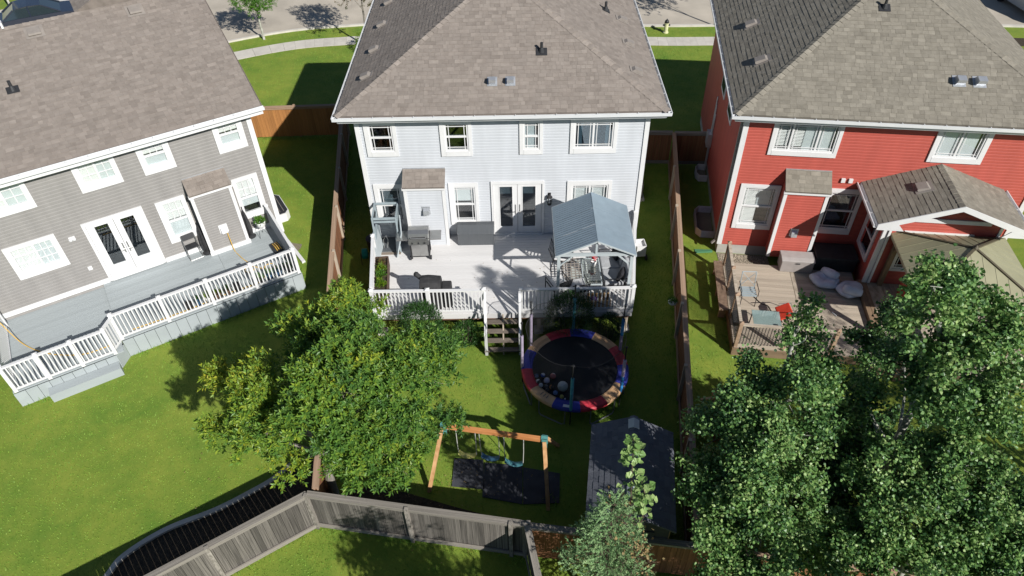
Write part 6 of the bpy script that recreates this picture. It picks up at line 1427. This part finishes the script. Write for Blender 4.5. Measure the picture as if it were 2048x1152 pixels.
# ------------------------------------------------------------ grass blades
def inpoly(X, Y, poly):
    c = np.zeros(len(X), bool); n = len(poly)
    for i in range(n):
        (x0,y0),(x1,y1) = poly[i], poly[(i+1) % n]
        with np.errstate(divide='ignore', invalid='ignore'): c ^= ((y0 > Y) != (y1 > Y)) & (X < (x1-x0)*(Y-y0)/(y1-y0+1e-12)+x0)
    return c
def grass():
    ex = [[(-4.9,-.02),(4.03,-.02),(4.03,8.5),(-4.9,8.5)], [(-4.86,0),(3.98,0),(3.44,-3.86),(-4.44,-3.86)],
          [gl(-9.2,0),gl(.02,0),gl(.02,10),gl(-9.2,10)], [gl(-9.05,0),gl(-.27,0),gl(-.27,-3.07),gl(-5.9,-3.07),gl(-6.2,-3.42),gl(-9.05,-3.42)], [gl(-8.2,-3.4),gl(-6.2,-3.4),gl(-6.2,-3.77),gl(-8.2,-3.77)],
          [rl(0,0),rl(9.1,0),rl(9.1,9.1),rl(0,9.1)], [rl(.08,0),rl(8.4,0),rl(8.4,-5.3),rl(4.3,-5.3),rl(4.3,-4.83),rl(.08,-4.83)],
          [tuple(p) for p in EDGE]+[(-5.3,-8.3),(-5.02,-10.2),(-9.9,-13.4)], [(-5.0,-10.15),(-4.6,-9.1),(-3.0,-9.35),(-1.8,-9.75),(.02,-10.3),(.05,-11.0)],
          [(-1.80,-8.35),(-1.02,-8.42),(.02,-8.62),(1.0,-8.86),(.94,-9.72),(0,-9.74),(-1.0,-9.52),(-1.82,-9.2)], [(1.75,-8.75),(3.7,-9.0),(3.3,-11.4),(1.45,-11.1)]]
    kx = np.array([p[0] for p in KERB]); ky = np.array([p[1] for p in KERB])
    xs, ys = [], []
    for x0,x1,y0,y1,dn in ((-16,-4.6,-13,9,300),(-5.5,5.2,-14.2,0,320),(4.0,9.2,-11,6,260),(-20,-4.9,8,19.9,170),(4.0,13,5.5,19.2,170)):
        n = int((x1-x0)*(y1-y0)*dn); xs.append(RNG.uniform(x0,x1,n)); ys.append(RNG.uniform(y0,y1,n))
    X, Y = np.concatenate(xs), np.concatenate(ys); k = np.ones(len(X), bool)
    for p in ex: k &= ~inpoly(X,Y,p)
    kk = np.interp(X, kx, ky); k &= Y < kk-.03; k &= ~((Y > kk-2.5) & (Y < kk-1.28) & (X > -30))
    X, Y = X[k], Y[k]; n = len(X); P = np.stack([X,Y,np.zeros(n)],1)
    A = unit(np.stack([RNG.normal(size=n)*.55,RNG.normal(size=n)*.55,np.ones(n)],1))
    pat = .5+.22*np.sin(X*.9+1.3*np.sin(Y*.7))*np.cos(Y*.8+X*.3)+.10*np.sin(X*3.1+Y*2.3)+RNG.normal(size=n)*.10
    dry = np.where(X < -4.8, .24, -.06)+np.where(X < -4.8, .07*np.sin((X*math.cos(.95)+Y*math.sin(.95))*5.5), 0)
    leaf_object('grass', P, A, RNG.normal(size=(n,3)), RNG.uniform(.025,.06,n), RNG.uniform(.010,.02,n), 'tri', 'grass', np.clip(pat+dry,0,.85), None, kind='stuff', label='short mown green lawn grass around the houses', category='grass')
grass()

def litter():
    n = 420; X = np.concatenate([RNG.normal(-2.2,1.5,300), RNG.uniform(-4,3,60), RNG.uniform(-9,-6,60)]); Y = np.concatenate([RNG.normal(-9.2,.9,300), RNG.uniform(-3.6,-.8,60), RNG.uniform(-10,-5,60)])
    Z = np.concatenate([np.full(300,.05), np.full(60,1.008), np.full(60,.06)])
    A = unit(np.stack([RNG.normal(size=n),RNG.normal(size=n),RNG.normal(size=n)*.15],1)); N = np.stack([RNG.normal(size=n)*.3,RNG.normal(size=n)*.3,np.ones(n)],1)
    k = (Y > -11) | (X < 0); leaf_object('fallen_leaves', np.stack([X,Y,Z],1)[k], A[k], N[k], RNG.uniform(.03,.06,n)[k], RNG.uniform(.015,.03,n)[k], 'lance', 'needle_dry', RNG.uniform(.3,1,n)[k], None, kind='stuff', label='small dry fallen leaves on the lawn and mats under the ash tree', category='leaves')
litter()

def edge_grass():
    """longer unmown grass along fences, walls and posts"""
    seg = [((-7.25,8.2),(-4.95,-10.0),90),((6.12,5.5),(3.9,-11.0),90),(FL0,(.05,-11.2),80),(FL0,FL1,80),((-11.4,8.05),(-7.4,8.15),60),((-4.4,-3.95),(3.4,-3.95),60),(gl(-9,-3.5),gl(-6.3,-3.5),70),(gl(-5.9,-3.14),gl(-.25,-3.14),70),(gl(-.2,-3.0),gl(-.2,0),70),(rl(.02,-.9),rl(.02,-4.8),70),((-4.95,-.1),(-4.95,8.3),50),((4.1,-.1),(4.1,8.3),50)]
    P = []
    for a, b, dn in seg:
        a, b = np.array(a), np.array(b); L = np.hypot(*(b-a)); n = int(L*dn); t = RNG.uniform(0,1,(n,1)); d = (b-a)/L; q = a+(b-a)*t+np.array([-d[1],d[0]])*RNG.normal(size=(n,1))*.07; P.append(np.concatenate([q,np.zeros((n,1))],1))
    for (x,y,r,k) in ((1.5,-5.9,1.5,500),(-4.85,-9.35,.5,150),(-2.3,-9.2,.2,60),(.7,-9.7,.2,60)):
        a = RNG.uniform(0,6.28,k); q = r*np.sqrt(RNG.uniform(.3,1,k)); P.append(np.stack([x+q*np.cos(a),y+q*np.sin(a),np.zeros(k)],1))
    P = np.concatenate(P); n = len(P); A = unit(np.stack([RNG.normal(size=n)*.5,RNG.normal(size=n)*.5,np.ones(n)],1))
    leaf_object('long_grass', P, A, RNG.normal(size=(n,3)), RNG.uniform(.06,.17,n), RNG.uniform(.012,.02,n), 'tri', 'grass', RNG.uniform(0,.6,n), None, kind='stuff', label='longer ragged grass left along the fences and deck edges', category='grass')
edge_grass()
